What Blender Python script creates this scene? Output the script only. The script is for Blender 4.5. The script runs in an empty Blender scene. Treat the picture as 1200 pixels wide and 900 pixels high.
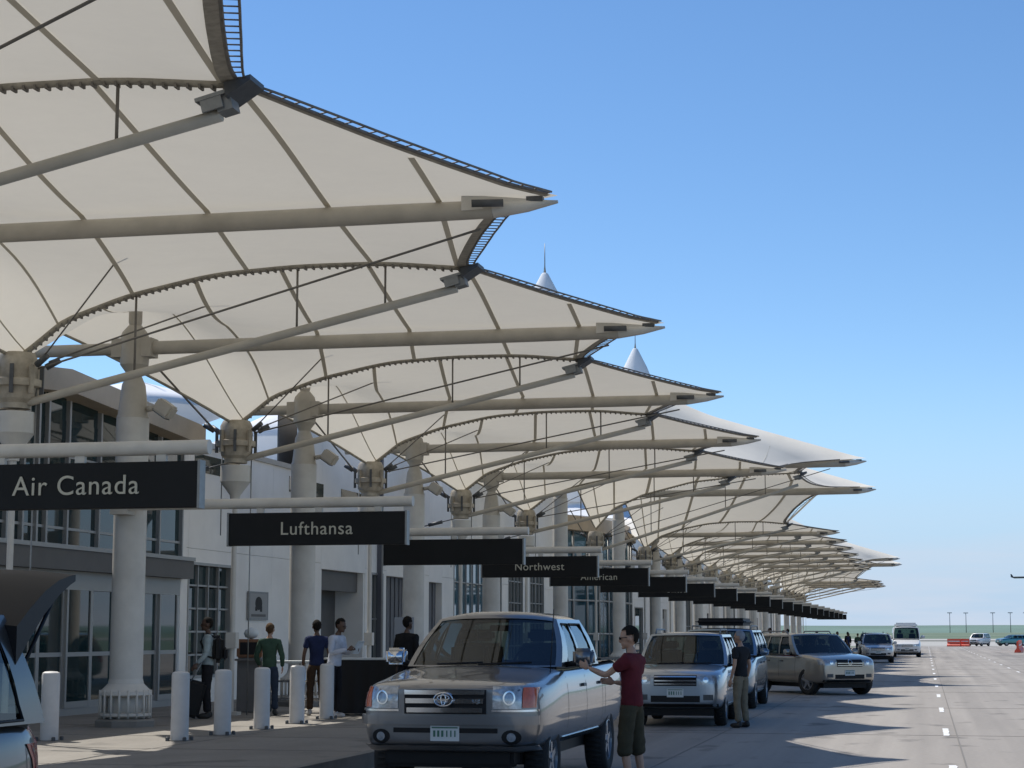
import bpy, bmesh, math, random
from mathutils import Vector, Matrix, noise
from mathutils.bvhtree import BVHTree
random.seed(7)
R = math.radians
S = bpy.context.scene
COL = S.collection

# ------------------------------------------------------------------ camera, world, sun, exposure
cam_d = bpy.data.cameras.new('camera'); cam = bpy.data.objects.new('camera', cam_d); COL.objects.link(cam)
cam.location = (0, 0, 1.736)
cam.rotation_euler = (R(90 + 7.5605), 0, R(12.3275))
cam_d.sensor_width = 36; cam_d.lens = 66.0
cam_d.clip_start = 0.1; cam_d.clip_end = 20000
S.camera = cam
S.view_settings.view_transform = 'Standard'; S.view_settings.look = 'None'
S.view_settings.gamma = 1; S.view_settings.use_curve_mapping = False
S.view_settings.exposure = 0.5
SUNV = Vector((-3.65, 2.5, 6.6)).normalized()
SUN_EL = math.asin(SUNV.z); SUN_ROT = math.atan2(SUNV.x, SUNV.y)
w = bpy.data.worlds.new('World'); S.world = w; w.use_nodes = True
nt = w.node_tree; nt.nodes.clear()
def wn(t, **k):
    n = nt.nodes.new(t)
    for a, v in k.items(): setattr(n, a, v)
    return n
sky = wn('ShaderNodeTexSky', sky_type='NISHITA', sun_disc=False)
sky.sun_elevation = SUN_EL; sky.sun_rotation = SUN_ROT
sky.altitude = 1600; sky.air_density = 1.0; sky.dust_density = 0.15; sky.ozone_density = 3.0
tc = wn('ShaderNodeTexCoord')
sep = wn('ShaderNodeSeparateXYZ'); nt.links.new(tc.outputs['Generated'], sep.inputs[0])
mp = wn('ShaderNodeMapping'); mp.inputs['Scale'].default_value = (5, 5, 42)
nt.links.new(tc.outputs['Generated'], mp.inputs[0])
nz = wn('ShaderNodeTexNoise'); nz.inputs['Scale'].default_value = 1.6; nz.inputs['Detail'].default_value = 7; nz.inputs['Roughness'].default_value = 0.55
nt.links.new(mp.outputs[0], nz.inputs['Vector'])
nr = wn('ShaderNodeMapRange'); nr.inputs['From Min'].default_value = 0.36; nr.inputs['From Max'].default_value = 0.66
nt.links.new(nz.outputs['Fac'], nr.inputs['Value'])
el = wn('ShaderNodeMapRange', interpolation_type='SMOOTHSTEP'); el.inputs['From Min'].default_value = 0.075; el.inputs['From Max'].default_value = 0.006
nt.links.new(sep.outputs['Z'], el.inputs['Value'])
mu = wn('ShaderNodeMath', operation='MULTIPLY'); nt.links.new(nr.outputs[0], mu.inputs[0]); nt.links.new(el.outputs[0], mu.inputs[1])
mu2 = wn('ShaderNodeMath', operation='MULTIPLY'); mu2.inputs[1].default_value = 0.95; nt.links.new(mu.outputs[0], mu2.inputs[0])
mx = wn('ShaderNodeMix', data_type='RGBA'); nt.links.new(mu2.outputs[0], mx.inputs['Factor'])
hsv = wn('ShaderNodeHueSaturation'); hsv.inputs['Saturation'].default_value = 1.14; hsv.inputs['Value'].default_value = 1.12
nt.links.new(sky.outputs[0], hsv.inputs['Color'])
hz = wn('ShaderNodeMapRange', interpolation_type='SMOOTHERSTEP'); hz.inputs['From Min'].default_value = 0.16; hz.inputs['From Max'].default_value = -0.01; hz.inputs['To Max'].default_value = 0.85
nt.links.new(sep.outputs['Z'], hz.inputs['Value'])
mh = wn('ShaderNodeMix', data_type='RGBA'); nt.links.new(hz.outputs[0], mh.inputs['Factor']); nt.links.new(hsv.outputs[0], mh.inputs['A']); mh.inputs['B'].default_value = (3.1, 4.35, 6.3, 1)
nt.links.new(mh.outputs['Result'], mx.inputs['A']); mx.inputs['B'].default_value = (4.9, 5.45, 6.4, 1)
bg = wn('ShaderNodeBackground'); bg.inputs['Strength'].default_value = 0.092
nt.links.new(mx.outputs['Result'], bg.inputs[0])
wo = wn('ShaderNodeOutputWorld'); nt.links.new(bg.outputs[0], wo.inputs[0])
sd = bpy.data.lights.new('sun', 'SUN'); sd.energy = 3.6; sd.angle = R(0.53); sd.color = (1.0, 0.955, 0.89)
so = bpy.data.objects.new('sun', sd); COL.objects.link(so)
so.rotation_euler = SUNV.to_track_quat('Z', 'Y').to_euler(); so.location = SUNV * 100

# ------------------------------------------------------------------ materials
MATS = {}
def mat(name, col, rough=0.6, metal=0.0, var=0.0, scale=4.0, bump=0.0, bscale=40.0, spec=0.5, coat=0.0, trans=0.0, stretch=None, dirt=None, emit=None):
    if name in MATS: return MATS[name]
    m = bpy.data.materials.new(name); m.use_nodes = True; t = m.node_tree; b = t.nodes['Principled BSDF']
    b.inputs['Base Color'].default_value = (*col, 1); b.inputs['Roughness'].default_value = rough; b.inputs['Metallic'].default_value = metal
    b.inputs['Specular IOR Level'].default_value = spec; b.inputs['Coat Weight'].default_value = coat; b.inputs['Coat Roughness'].default_value = 0.04
    b.inputs['Transmission Weight'].default_value = trans
    c = t.nodes.new('ShaderNodeTexCoord'); src = c.outputs['Object']
    if stretch:
        mpn = t.nodes.new('ShaderNodeMapping'); mpn.inputs['Scale'].default_value = stretch; t.links.new(src, mpn.inputs[0]); src = mpn.outputs[0]
    if var:
        n = t.nodes.new('ShaderNodeTexNoise'); n.inputs['Scale'].default_value = scale; n.inputs['Detail'].default_value = 6; n.inputs['Roughness'].default_value = 0.6
        t.links.new(src, n.inputs['Vector'])
        rmp = t.nodes.new('ShaderNodeMapRange'); rmp.inputs['From Min'].default_value = 0.3; rmp.inputs['From Max'].default_value = 0.7
        rmp.inputs['To Min'].default_value = 1 - var; rmp.inputs['To Max'].default_value = 1 + var
        t.links.new(n.outputs['Fac'], rmp.inputs['Value'])
        mm = t.nodes.new('ShaderNodeVectorMath'); mm.operation = 'SCALE'; mm.inputs[0].default_value = col
        t.links.new(rmp.outputs[0], mm.inputs['Scale']); out = mm.outputs[0]
        if dirt:
            n2 = t.nodes.new('ShaderNodeTexNoise'); n2.inputs['Scale'].default_value = scale * 0.31; n2.inputs['Detail'].default_value = 8
            t.links.new(src, n2.inputs['Vector'])
            r2 = t.nodes.new('ShaderNodeMapRange'); r2.inputs['From Min'].default_value = 0.52; r2.inputs['From Max'].default_value = 0.72; r2.inputs['To Max'].default_value = dirt[3]
            t.links.new(n2.outputs['Fac'], r2.inputs['Value'])
            mxx = t.nodes.new('ShaderNodeMix'); mxx.data_type = 'RGBA'; t.links.new(r2.outputs[0], mxx.inputs['Factor'])
            t.links.new(out, mxx.inputs['A']); mxx.inputs['B'].default_value = (*dirt[:3], 1); out = mxx.outputs['Result']
        t.links.new(out, b.inputs['Base Color'])
    if bump:
        n = t.nodes.new('ShaderNodeTexNoise'); n.inputs['Scale'].default_value = bscale; n.inputs['Detail'].default_value = 4
        t.links.new(src, n.inputs['Vector'])
        bp = t.nodes.new('ShaderNodeBump'); bp.inputs['Strength'].default_value = bump; bp.inputs['Distance'].default_value = 0.02
        t.links.new(n.outputs['Fac'], bp.inputs['Height']); t.links.new(bp.outputs[0], b.inputs['Normal'])
    if emit:
        b.inputs['Emission Color'].default_value = (*emit[:3], 1); b.inputs['Emission Strength'].default_value = emit[3]
    MATS[name] = m; return m
def fabric(name, col, tfac, var=0.05):
    m = bpy.data.materials.new(name); m.use_nodes = True; t = m.node_tree; t.nodes.clear()
    o = t.nodes.new('ShaderNodeOutputMaterial'); d = t.nodes.new('ShaderNodeBsdfDiffuse'); r = t.nodes.new('ShaderNodeBsdfTranslucent'); mi = t.nodes.new('ShaderNodeMixShader')
    c = t.nodes.new('ShaderNodeTexCoord'); n = t.nodes.new('ShaderNodeTexNoise'); n.inputs['Scale'].default_value = 0.55; n.inputs['Detail'].default_value = 8; n.inputs['Roughness'].default_value = 0.65
    t.links.new(c.outputs['Object'], n.inputs['Vector'])
    rmp = t.nodes.new('ShaderNodeMapRange'); rmp.inputs['From Min'].default_value = 0.3; rmp.inputs['From Max'].default_value = 0.7; rmp.inputs['To Min'].default_value = 1 - var; rmp.inputs['To Max'].default_value = 1 + var
    t.links.new(n.outputs['Fac'], rmp.inputs['Value'])
    mm = t.nodes.new('ShaderNodeVectorMath'); mm.operation = 'SCALE'; mm.inputs[0].default_value = col; t.links.new(rmp.outputs[0], mm.inputs['Scale'])
    t.links.new(mm.outputs[0], d.inputs[0]); r.inputs[0].default_value = (col[0], col[1] * .96, col[2] * .88, 1)
    mi.inputs[0].default_value = tfac; t.links.new(d.outputs[0], mi.inputs[1]); t.links.new(r.outputs[0], mi.inputs[2]); t.links.new(mi.outputs[0], o.inputs[0])
    MATS[name] = m; return m
M_fab = fabric('tensile_fabric', (0.84, 0.81, 0.735), 0.27, .075)
M_seam = fabric('double_fabric_seam', (0.60, 0.565, 0.48), 0.14)
M_hub = mat('weathered_hub_paint', (0.42, 0.37, 0.29), 0.65, var=.25, scale=7, dirt=(.15, .13, .1, .6))
M_steel = mat('painted_steel_cream', (0.46, 0.425, 0.36), 0.5, var=.10, scale=3, dirt=(.3, .27, .22, .35))
M_steelw = mat('painted_steel_white', (0.60, 0.575, 0.52), 0.5, var=.08, scale=3, dirt=(.36, .33, .28, .4))
M_cable = mat('weathered_cable', (0.17, 0.155, 0.135), 0.6, var=.25, scale=6)
M_dark = mat('dark_grey_steel', (0.075, 0.08, 0.085), 0.5, var=.2, scale=8)
M_galv = mat('galvanised_plate', (0.26, 0.27, 0.27), 0.45, .4, var=.15, scale=9)
M_sign = mat('black_sign_panel', (0.009, 0.010, 0.011), 0.55, spec=.25, var=.2, scale=1.5)
M_letter = mat('pale_lettering', (0.50, 0.48, 0.39), 0.6)
M_road = mat('road_concrete', (0.29, 0.264, 0.232), 0.85, var=.11, scale=.55, bump=.15, bscale=60, dirt=(.16, .145, .13, .75), stretch=(1.3, .12, 1))
def wear(m, spots=.5, tracks=.14):
    t = m.node_tree; b = t.nodes['Principled BSDF']; src = b.inputs['Base Color'].links[0].from_socket; c = t.nodes.new('ShaderNodeTexCoord')
    def noisef(sc, scale, detail, lo, hi, o0, o1):
        mp_ = t.nodes.new('ShaderNodeMapping'); mp_.inputs['Scale'].default_value = sc; t.links.new(c.outputs['Object'], mp_.inputs[0])
        n = t.nodes.new('ShaderNodeTexNoise'); n.inputs['Scale'].default_value = scale; n.inputs['Detail'].default_value = detail; t.links.new(mp_.outputs[0], n.inputs['Vector'])
        q = t.nodes.new('ShaderNodeMapRange'); q.inputs['From Min'].default_value = lo; q.inputs['From Max'].default_value = hi; q.inputs['To Min'].default_value = o0; q.inputs['To Max'].default_value = o1; t.links.new(n.outputs['Fac'], q.inputs['Value']); return q.outputs[0]
    a = noisef((1, .012, 1), 1.5, 3, .35, .65, 1 - tracks, 1 + tracks * .6); d = noisef((1, .6, 1), 1.1, 5, .60, .70, 1, 1 - spots); e = noisef((1, 1, 1), 14, 2, .3, .7, .93, 1.06)
    m1 = t.nodes.new('ShaderNodeMath'); m1.operation = 'MULTIPLY'; t.links.new(a, m1.inputs[0]); t.links.new(d, m1.inputs[1])
    m2 = t.nodes.new('ShaderNodeMath'); m2.operation = 'MULTIPLY'; t.links.new(m1.outputs[0], m2.inputs[0]); t.links.new(e, m2.inputs[1])
    v = t.nodes.new('ShaderNodeVectorMath'); v.operation = 'SCALE'; t.links.new(src, v.inputs[0]); t.links.new(m2.outputs[0], v.inputs['Scale']); t.links.new(v.outputs[0], b.inputs['Base Color'])
wear(M_road)
M_walk = mat('sidewalk_concrete', (0.235, 0.215, 0.185), 0.85, var=.10, scale=.8, bump=.1, bscale=50, dirt=(.17, .155, .135, .5))
wear(M_walk, .35, .05)
M_kerb = mat('kerb_concrete', (0.2, 0.19, 0.17), 0.85, var=.15, scale=3)
M_joint = mat('joint_sealant', (0.17, 0.155, 0.135), 0.8)
M_line = mat('road_paint', (0.72, 0.72, 0.70), 0.7, var=.22, scale=7, dirt=(.35, .33, .3, .8))
M_wall = mat('white_wall_panel', (0.86, 0.83, 0.77), 0.7, var=.05, scale=1.2, dirt=(.6, .58, .54, .35))
M_wallb = mat('beige_fascia', (0.50, 0.40, 0.28), 0.7, var=.08, scale=2)
M_fasc = mat('grey_fascia', (0.11, 0.105, 0.10), 0.55, var=.1, scale=2)
M_frame = mat('aluminium_frame', (0.36, 0.36, 0.35), 0.45, .4)
M_glass = mat('tinted_glass', (0.010, 0.030, 0.034), 0.03, spec=0.5, var=.5, scale=.8)
M_glassb = mat('blue_green_glass', (0.05, 0.13, 0.17), 0.05, spec=.9, var=.15, scale=.6)
M_cglass = mat('car_glass', (0.010, 0.013, 0.014), 0.02, spec=0.7, var=.4, scale=2)
M_slat = mat('grey_shutter', (0.12, 0.12, 0.13), 0.6, var=.1, scale=2)
M_black = mat('black_trim', (0.009, 0.009, 0.010), 0.55, spec=.3)
M_rub = mat('tyre_rubber', (0.02, 0.02, 0.02), 0.85, var=.2, scale=20)
M_rim = mat('alloy_rim', (0.45, 0.46, 0.48), 0.3, .85)
M_chrome = mat('chrome', (0.72, 0.73, 0.75), 0.12, 1.0)
M_lamp = mat('headlamp_glass', (0.42, 0.45, 0.48), 0.08, .4, var=.35, scale=16, coat=.6)
M_orange = mat('amber_lens', (0.62, 0.12, 0.045), 0.15, coat=.6, var=.2, scale=20)
M_red = mat('red_lens', (0.35, 0.015, 0.015), 0.15, coat=.6)
M_plate = mat('licence_plate', (0.60, 0.63, 0.62), 0.5)
M_plg = mat('plate_green', (0.06, 0.16, 0.11), 0.6)
M_bol = mat('bollard_paint', (0.58, 0.57, 0.55), 0.6, var=.07, scale=5, dirt=(.38, .37, .36, .45))
M_field = mat('dry_green_field', (0.10, 0.145, 0.085), 0.9, var=.3, scale=.02, dirt=(.24, .24, .19, .6))
M_hill = mat('far_green_hill', (0.12, 0.19, 0.15), 0.95, var=.2, scale=.004, stretch=(1, 1, 9))  # muted bluish green: distance haze put into the hill colour
M_pale = mat('pale_far_ground', (0.36, 0.35, 0.32), 0.9, var=.15, scale=.03)
M_tent = fabric('white_tent_roof', (0.82, 0.83, 0.84), 0.08)
M_brown = mat('kiosk_brown', (0.22, 0.10, 0.045), 0.5, var=.2, scale=6)
M_wood = mat('kiosk_grey', (0.17, 0.165, 0.16), 0.6, var=.1, scale=5)
M_bar = mat('orange_barrier', (0.80, 0.10, 0.05), 0.5, var=.1, scale=6)
def carglass():
    m = bpy.data.materials.new('car_window_glass'); m.use_nodes = True; t = m.node_tree; t.nodes.clear()
    o = t.nodes.new('ShaderNodeOutputMaterial'); g = t.nodes.new('ShaderNodeBsdfGlossy'); g.inputs['Roughness'].default_value = .015; g.inputs['Color'].default_value = (.9, .95, 1, 1)
    tr = t.nodes.new('ShaderNodeBsdfTransparent'); tr.inputs[0].default_value = (.34, .40, .37, 1)
    lw = t.nodes.new('ShaderNodeFresnel'); lw.inputs['IOR'].default_value = 1.55; mi = t.nodes.new('ShaderNodeMixShader')
    t.links.new(lw.outputs[0], mi.inputs[0]); t.links.new(tr.outputs[0], mi.inputs[1]); t.links.new(g.outputs[0], mi.inputs[2]); t.links.new(mi.outputs[0], o.inputs[0]); return m
M_cglass = carglass()
M_seat = mat('grey_upholstery', (.06, .06, .058), .85, var=.15, scale=12)
def paint(name, col, metal=.75, rough=.3):
    return mat(name, col, rough, metal, coat=1.0, var=.04, scale=2.0)

# ------------------------------------------------------------------ mesh helpers
def newobj(name, bm, m, parent=None, smooth=False, ang=None, me=None):
    if me is None:
        me = bpy.data.meshes.new(name)
        if ang is not None:
            bm.normal_update()
            for e in bm.edges:
                if len(e.link_faces) == 2 and e.calc_face_angle(0) > R(ang): e.smooth = False
            smooth = True
        bm.to_mesh(me); bm.free()
        if smooth: me.polygons.foreach_set('use_smooth', [True] * len(me.polygons))
        for mm in (m if isinstance(m, (list, tuple)) else [m]): me.materials.append(mm)
    o = bpy.data.objects.new(name, me); COL.objects.link(o)
    if parent: o.parent = parent
    return o
def thing(name, label, cat, loc=(0, 0, 0), rz=0, group=None):
    o = bpy.data.objects.new(name, None); COL.objects.link(o); o.empty_display_size = .3
    o.location = loc; o.rotation_euler = (0, 0, rz); o['label'] = label; o['category'] = cat
    if group: o['group'] = group
    return o
def struct(name, bm, m, parent=None, **k):
    o = newobj(name, bm, m, parent, **k)
    if not parent: o['kind'] = 'structure'
    return o
def dup(o, loc=None, rz=None, label=None, parent=None):
    c = o.copy(); COL.objects.link(c)
    if parent: c.parent = parent
    for ch in o.children: dup(ch, parent=c)
    if loc is not None: c.location = loc
    if rz is not None: c.rotation_euler = (0, 0, rz)
    if label: c['label'] = label
    return c
def box(bm, x0, x1, y0, y1, z0, z1, mi=0, M=None):
    vs = [bm.verts.new((x, y, z)) for x in (x0, x1) for y in (y0, y1) for z in (z0, z1)]
    if M is not None:
        for v in vs: v.co = M @ v.co
    for f in ((0, 1, 3, 2), (4, 6, 7, 5), (0, 4, 5, 1), (2, 3, 7, 6), (0, 2, 6, 4), (1, 5, 7, 3)):
        fc = bm.faces.new([vs[i] for i in f]); fc.material_index = mi
    return vs
def BX(*a, **k):
    bm = bmesh.new(); box(bm, *a, **k); return bm
def bbox_b(x0, x1, y0, y1, z0, z1, b=.02, seg=2):
    bm = BX(x0, x1, y0, y1, z0, z1); bmesh.ops.bevel(bm, geom=bm.edges[:], offset=b, segments=seg, affect='EDGES'); return bm
def ring(bm, c, u, v, r, n):
    return [bm.verts.new(c + u * (math.cos(2 * math.pi * i / n) * r) + v * (math.sin(2 * math.pi * i / n) * r)) for i in range(n)]
def tube(bm, pts, rad, n=8, caps=True, mi=0):
    pts = [Vector(p) for p in pts]
    if not isinstance(rad, (list, tuple)): rad = [rad] * len(pts)
    prev = None; up = None
    for i, p in enumerate(pts):
        d = (pts[min(i + 1, len(pts) - 1)] - pts[max(i - 1, 0)])
        if d.length < 1e-9: d = Vector((0, 0, 1))
        d.normalize()
        if up is None: up = d.orthogonal().normalized()
        up = (up - d * up.dot(d)).normalized(); vv = d.cross(up)
        r = ring(bm, p, up, vv, max(rad[i], 1e-4), n)
        if prev:
            for k in range(n):
                f = bm.faces.new((prev[k], prev[(k + 1) % n], r[(k + 1) % n], r[k])); f.material_index = mi; f.smooth = True
        elif caps: bm.faces.new(r[::-1]).material_index = mi
        prev = r
    if caps: bm.faces.new(prev).material_index = mi
    return bm
def T(pts, rad, n=8): return tube(bmesh.new(), pts, rad, n)
def lathe(bm, prof, n=24, c=(0, 0), mi=0):
    prev = None
    for r, z in prof:
        rg = [bm.verts.new((c[0] + math.cos(2 * math.pi * i / n) * r, c[1] + math.sin(2 * math.pi * i / n) * r, z)) for i in range(n)]
        if prev:
            for k in range(n): bm.faces.new((prev[k], prev[(k + 1) % n], rg[(k + 1) % n], rg[k])).material_index = mi
        else: bm.faces.new(rg[::-1]).material_index = mi
        prev = rg
    bm.faces.new(prev).material_index = mi
    return bm
def L(prof, n=24): return lathe(bmesh.new(), prof, n)
def grid(bm, P, mi=0):
    V = [[bm.verts.new(p) if p is not None else None for p in row] for row in P]
    for i in range(len(V) - 1):
        for j in range(len(V[0]) - 1):
            q = (V[i][j], V[i + 1][j], V[i + 1][j + 1], V[i][j + 1])
            if None in q: continue
            bm.faces.new(q).material_index = mi
    return V
def lerp(a, b, t): return a + (b - a) * t
def interp(tab, x):
    if x <= tab[0][0]: return tab[0][1]
    for (a, b), (c, d) in zip(tab, tab[1:]):
        if x <= c: return lerp(b, d, (x - a) / (c - a))
    return tab[-1][1]
def bake(o):
    bpy.context.view_layer.update()
    dg = bpy.context.evaluated_depsgraph_get(); me = bpy.data.meshes.new_from_object(o.evaluated_get(dg))
    o.modifiers.clear(); o.data = me; return o
def bake_text(o):
    me = bpy.data.meshes.new_from_object(o); n = bpy.data.objects.new(o.name.split('.')[0], me); COL.objects.link(n)
    n.parent = o.parent; n.location = o.location; n.rotation_euler = o.rotation_euler; n.scale = o.scale
    bpy.data.objects.remove(o); return n
ORD = 'first second third fourth fifth sixth seventh eighth ninth tenth eleventh twelfth thirteenth fourteenth fifteenth sixteenth seventeenth eighteenth nineteenth twentieth'.split()

# ------------------------------------------------------------------ ground, road, sidewalk
def sheet(name, x0, x1, y0, y1, z, m, nx=1, ny=1):
    bm = bmesh.new(); grid(bm, [[Vector((lerp(x0, x1, i / nx), lerp(y0, y1, j / ny), z)) for j in range(ny + 1)] for i in range(nx + 1)][::-1])
    bmesh.ops.recalc_face_normals(bm, faces=bm.faces[:])
    return bm
struct('ground', sheet('g', -6000, 6000, -600, 9000, -0.012, 0), M_field)
struct('road', sheet('r', -7.1, 34, -60, 262, 0, 0), M_road)
struct('far_apron', sheet('r', -30, 60, 262, 420, -0.004, 0), M_pale)
WALK = BX(-40, -7.25, -40, 214, -.3, .2)
struct('sidewalk', WALK, M_walk)
bm = bmesh.new()
box(bm, -7.25, -7.1, -40, 214, -.3, .2)
struct('kerb', bm, M_kerb)
bm = bmesh.new()
for y in [9 + 12.2 * i for i in range(21)]: box(bm, -7.05, 30, y, y + .02, .0005, .004)
for x in (-3.55, .46, 4.15, 7.9, 11.6): box(bm, x, x + .022, -20, 262, .0006, .0045)
jo = newobj('road_joint', bm, M_joint); jo['kind'] = 'structure'
bm = bmesh.new()
for y in [3 * i - 6 for i in range(72)]: box(bm, -15.7, -7.27, y, y + .012, .2005, .203)
for x in (-10.2, -13.9): box(bm, x, x + .012, -20, 213, .2006, .2035)
jo = newobj('sidewalk_joint', bm, M_joint); jo['kind'] = 'structure'
dash = None
for X, ys in ((.30, [3.6 + 9.9 * i for i in range(26)]), (4.02, [8 + 9.9 * i for i in range(25)])):
    for y in ys:
        if dash is None:
            bm = bmesh.new(); n = 10
            P = [[Vector((-.048 + .096 * a + random.uniform(-.012, .012), 2.5 * b / n, 0)) for b in range(n + 1)] for a in (0, 1)]
            grid(bm, P); bmesh.ops.recalc_face_normals(bm, faces=bm.faces[:])
            if bm.faces[0].normal.z < 0: bmesh.ops.reverse_faces(bm, faces=bm.faces[:])
            bmesh.ops.translate(bm, verts=bm.verts[:], vec=(0, 0, .0075)); dash = newobj('lane_marking', bm, M_line); o = dash
        else: o = newobj('lane_marking', None, None, me=dash.data)
        o.location = (X, y, 0); o['kind'] = 'structure'
# far hills
def band(y, x0, x1, z0, hfun, dy, n=90):
    bm = bmesh.new(); rows = []
    for j, t in enumerate((0, .35, .7, 1)):
        rows.append([Vector((lerp(x0, x1, i / n), y + dy * t, z0 + hfun(lerp(x0, x1, i / n)) * math.sin(t * math.pi / 2))) for i in range(n + 1)])
    grid(bm, rows); return bm
struct('far_hills', band(2600, -3500, 3500, -.3, lambda x: 19.5 + 1.3 * noise.noise(Vector((x / 300, 0, 0))), 1800), M_hill)
struct('mid_hills', band(900, -900, 900, -.3, lambda x: 2.2 + 1.6 * noise.noise(Vector((x / 90, 3, 0))), 500), M_field)
struct('pale_strip', sheet('s', -30, 500, 430, 560, .12, 0), M_pale)

# ------------------------------------------------------------------ canopies
CX = -13.05
ARCH = [(-12.9, 5.72), (-12.56, 5.97), (-12.17, 6.27), (-11.17, 6.61), (-9.87, 6.87), (-8.58, 6.94), (-7.32, 6.93), (-6.1, 6.80)]
def smooth_arch(t, A, x_out, zs=0.0):
    """arch curve: t 0 hub .. 1 node"""
    te = t ** 1.15
    x = lerp(-12.9, -6.1, te)
    z = 0
    for dx in (-.25, 0, .25): z += interp(A, min(max(x + dx * min(1, te * 3), -12.9), -6.1))
    z /= 3
    return x, z
class Spec: pass
def canopy_spec(big, low=0):
    s = Spec(); s.big = big; s.low = low
    if not big:
        s.half = 4.525; s.tip = -3.95; s.inner = -15.2; s.bz = 6.55; s.rz = ((-15.2, 7.2), (-13.05, 7.6), (-12.2, 7.1), (-11, 6.80), (-10, 6.74), (-7, 6.72), (-3.95, 6.67)); s.node = -6.1; s.dz = 0; s.nodez = 0; s.scal = .36
    else:
        s.half = 6.79; s.tip = -1.9; s.inner = -15; s.bz = 7.78; s.rz = ((-15, 12.2), (-13, 12.3), (-7.6, 9.65), (-1.9, 7.9)); s.node = -4.6; s.scal = .6
    return s
def surf(s, t, v, side=0):
    """membrane point, y measured from beam plane (0) to hub plane (half); v=0 hub plane, 1 beam"""
    if not s.big: ax, az = smooth_arch(t, ARCH, s.node)
    else:
        te = t ** 1.15; lowside = (side != 0 and side == s.low); nx_ = -6.1 if lowside else s.node; ax = lerp(-12.9, nx_, te)
        az = smooth_arch(t, ARCH, 0)[1] if lowside else interp(((-12.9, 5.9), (-12.2, 6.7), (-11, 7.25), (-9, 7.75), (-6.5, 8.0), (-4.6, 8.05)), ax)
    bx = lerp(s.inner, s.tip, t ** .95); bz = 0
    for dx in (-1, 0, 1): bz += interp(s.rz, bx + dx * .4)
    bz /= 3
    x = lerp(ax, bx, v); 
    far = ((0, 0), (.1, .12), (.22, .21), (.4, .32), (.55, .40), (.75, .47), (.87, .47), (.95, .31), (1, 0))
    near = ((0, 0), (.21, .07), (.43, .13), (.65, .15), (.87, .15), (1, 0))
    if s.big: o_ = interp(far, v) * (4.4 if side == s.low else 3.3)
    else: o_ = interp(far if side >= 0 else near, v)
    x -= o_ * t ** (3 if s.big else 4)
    x += .38 * 4 * v * (1 - v) * (1 - t) ** 3  # inner edge shaped fuller to shrink the sunlit patches on the sidewalk
    z = lerp(az, bz, v ** 1.15) - (.04 if not s.big else .3) * 4 * v * (1 - v) * (0.4 + .6 * (1 - t))
    return Vector((x, s.half * (1 - v), z))
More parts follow.
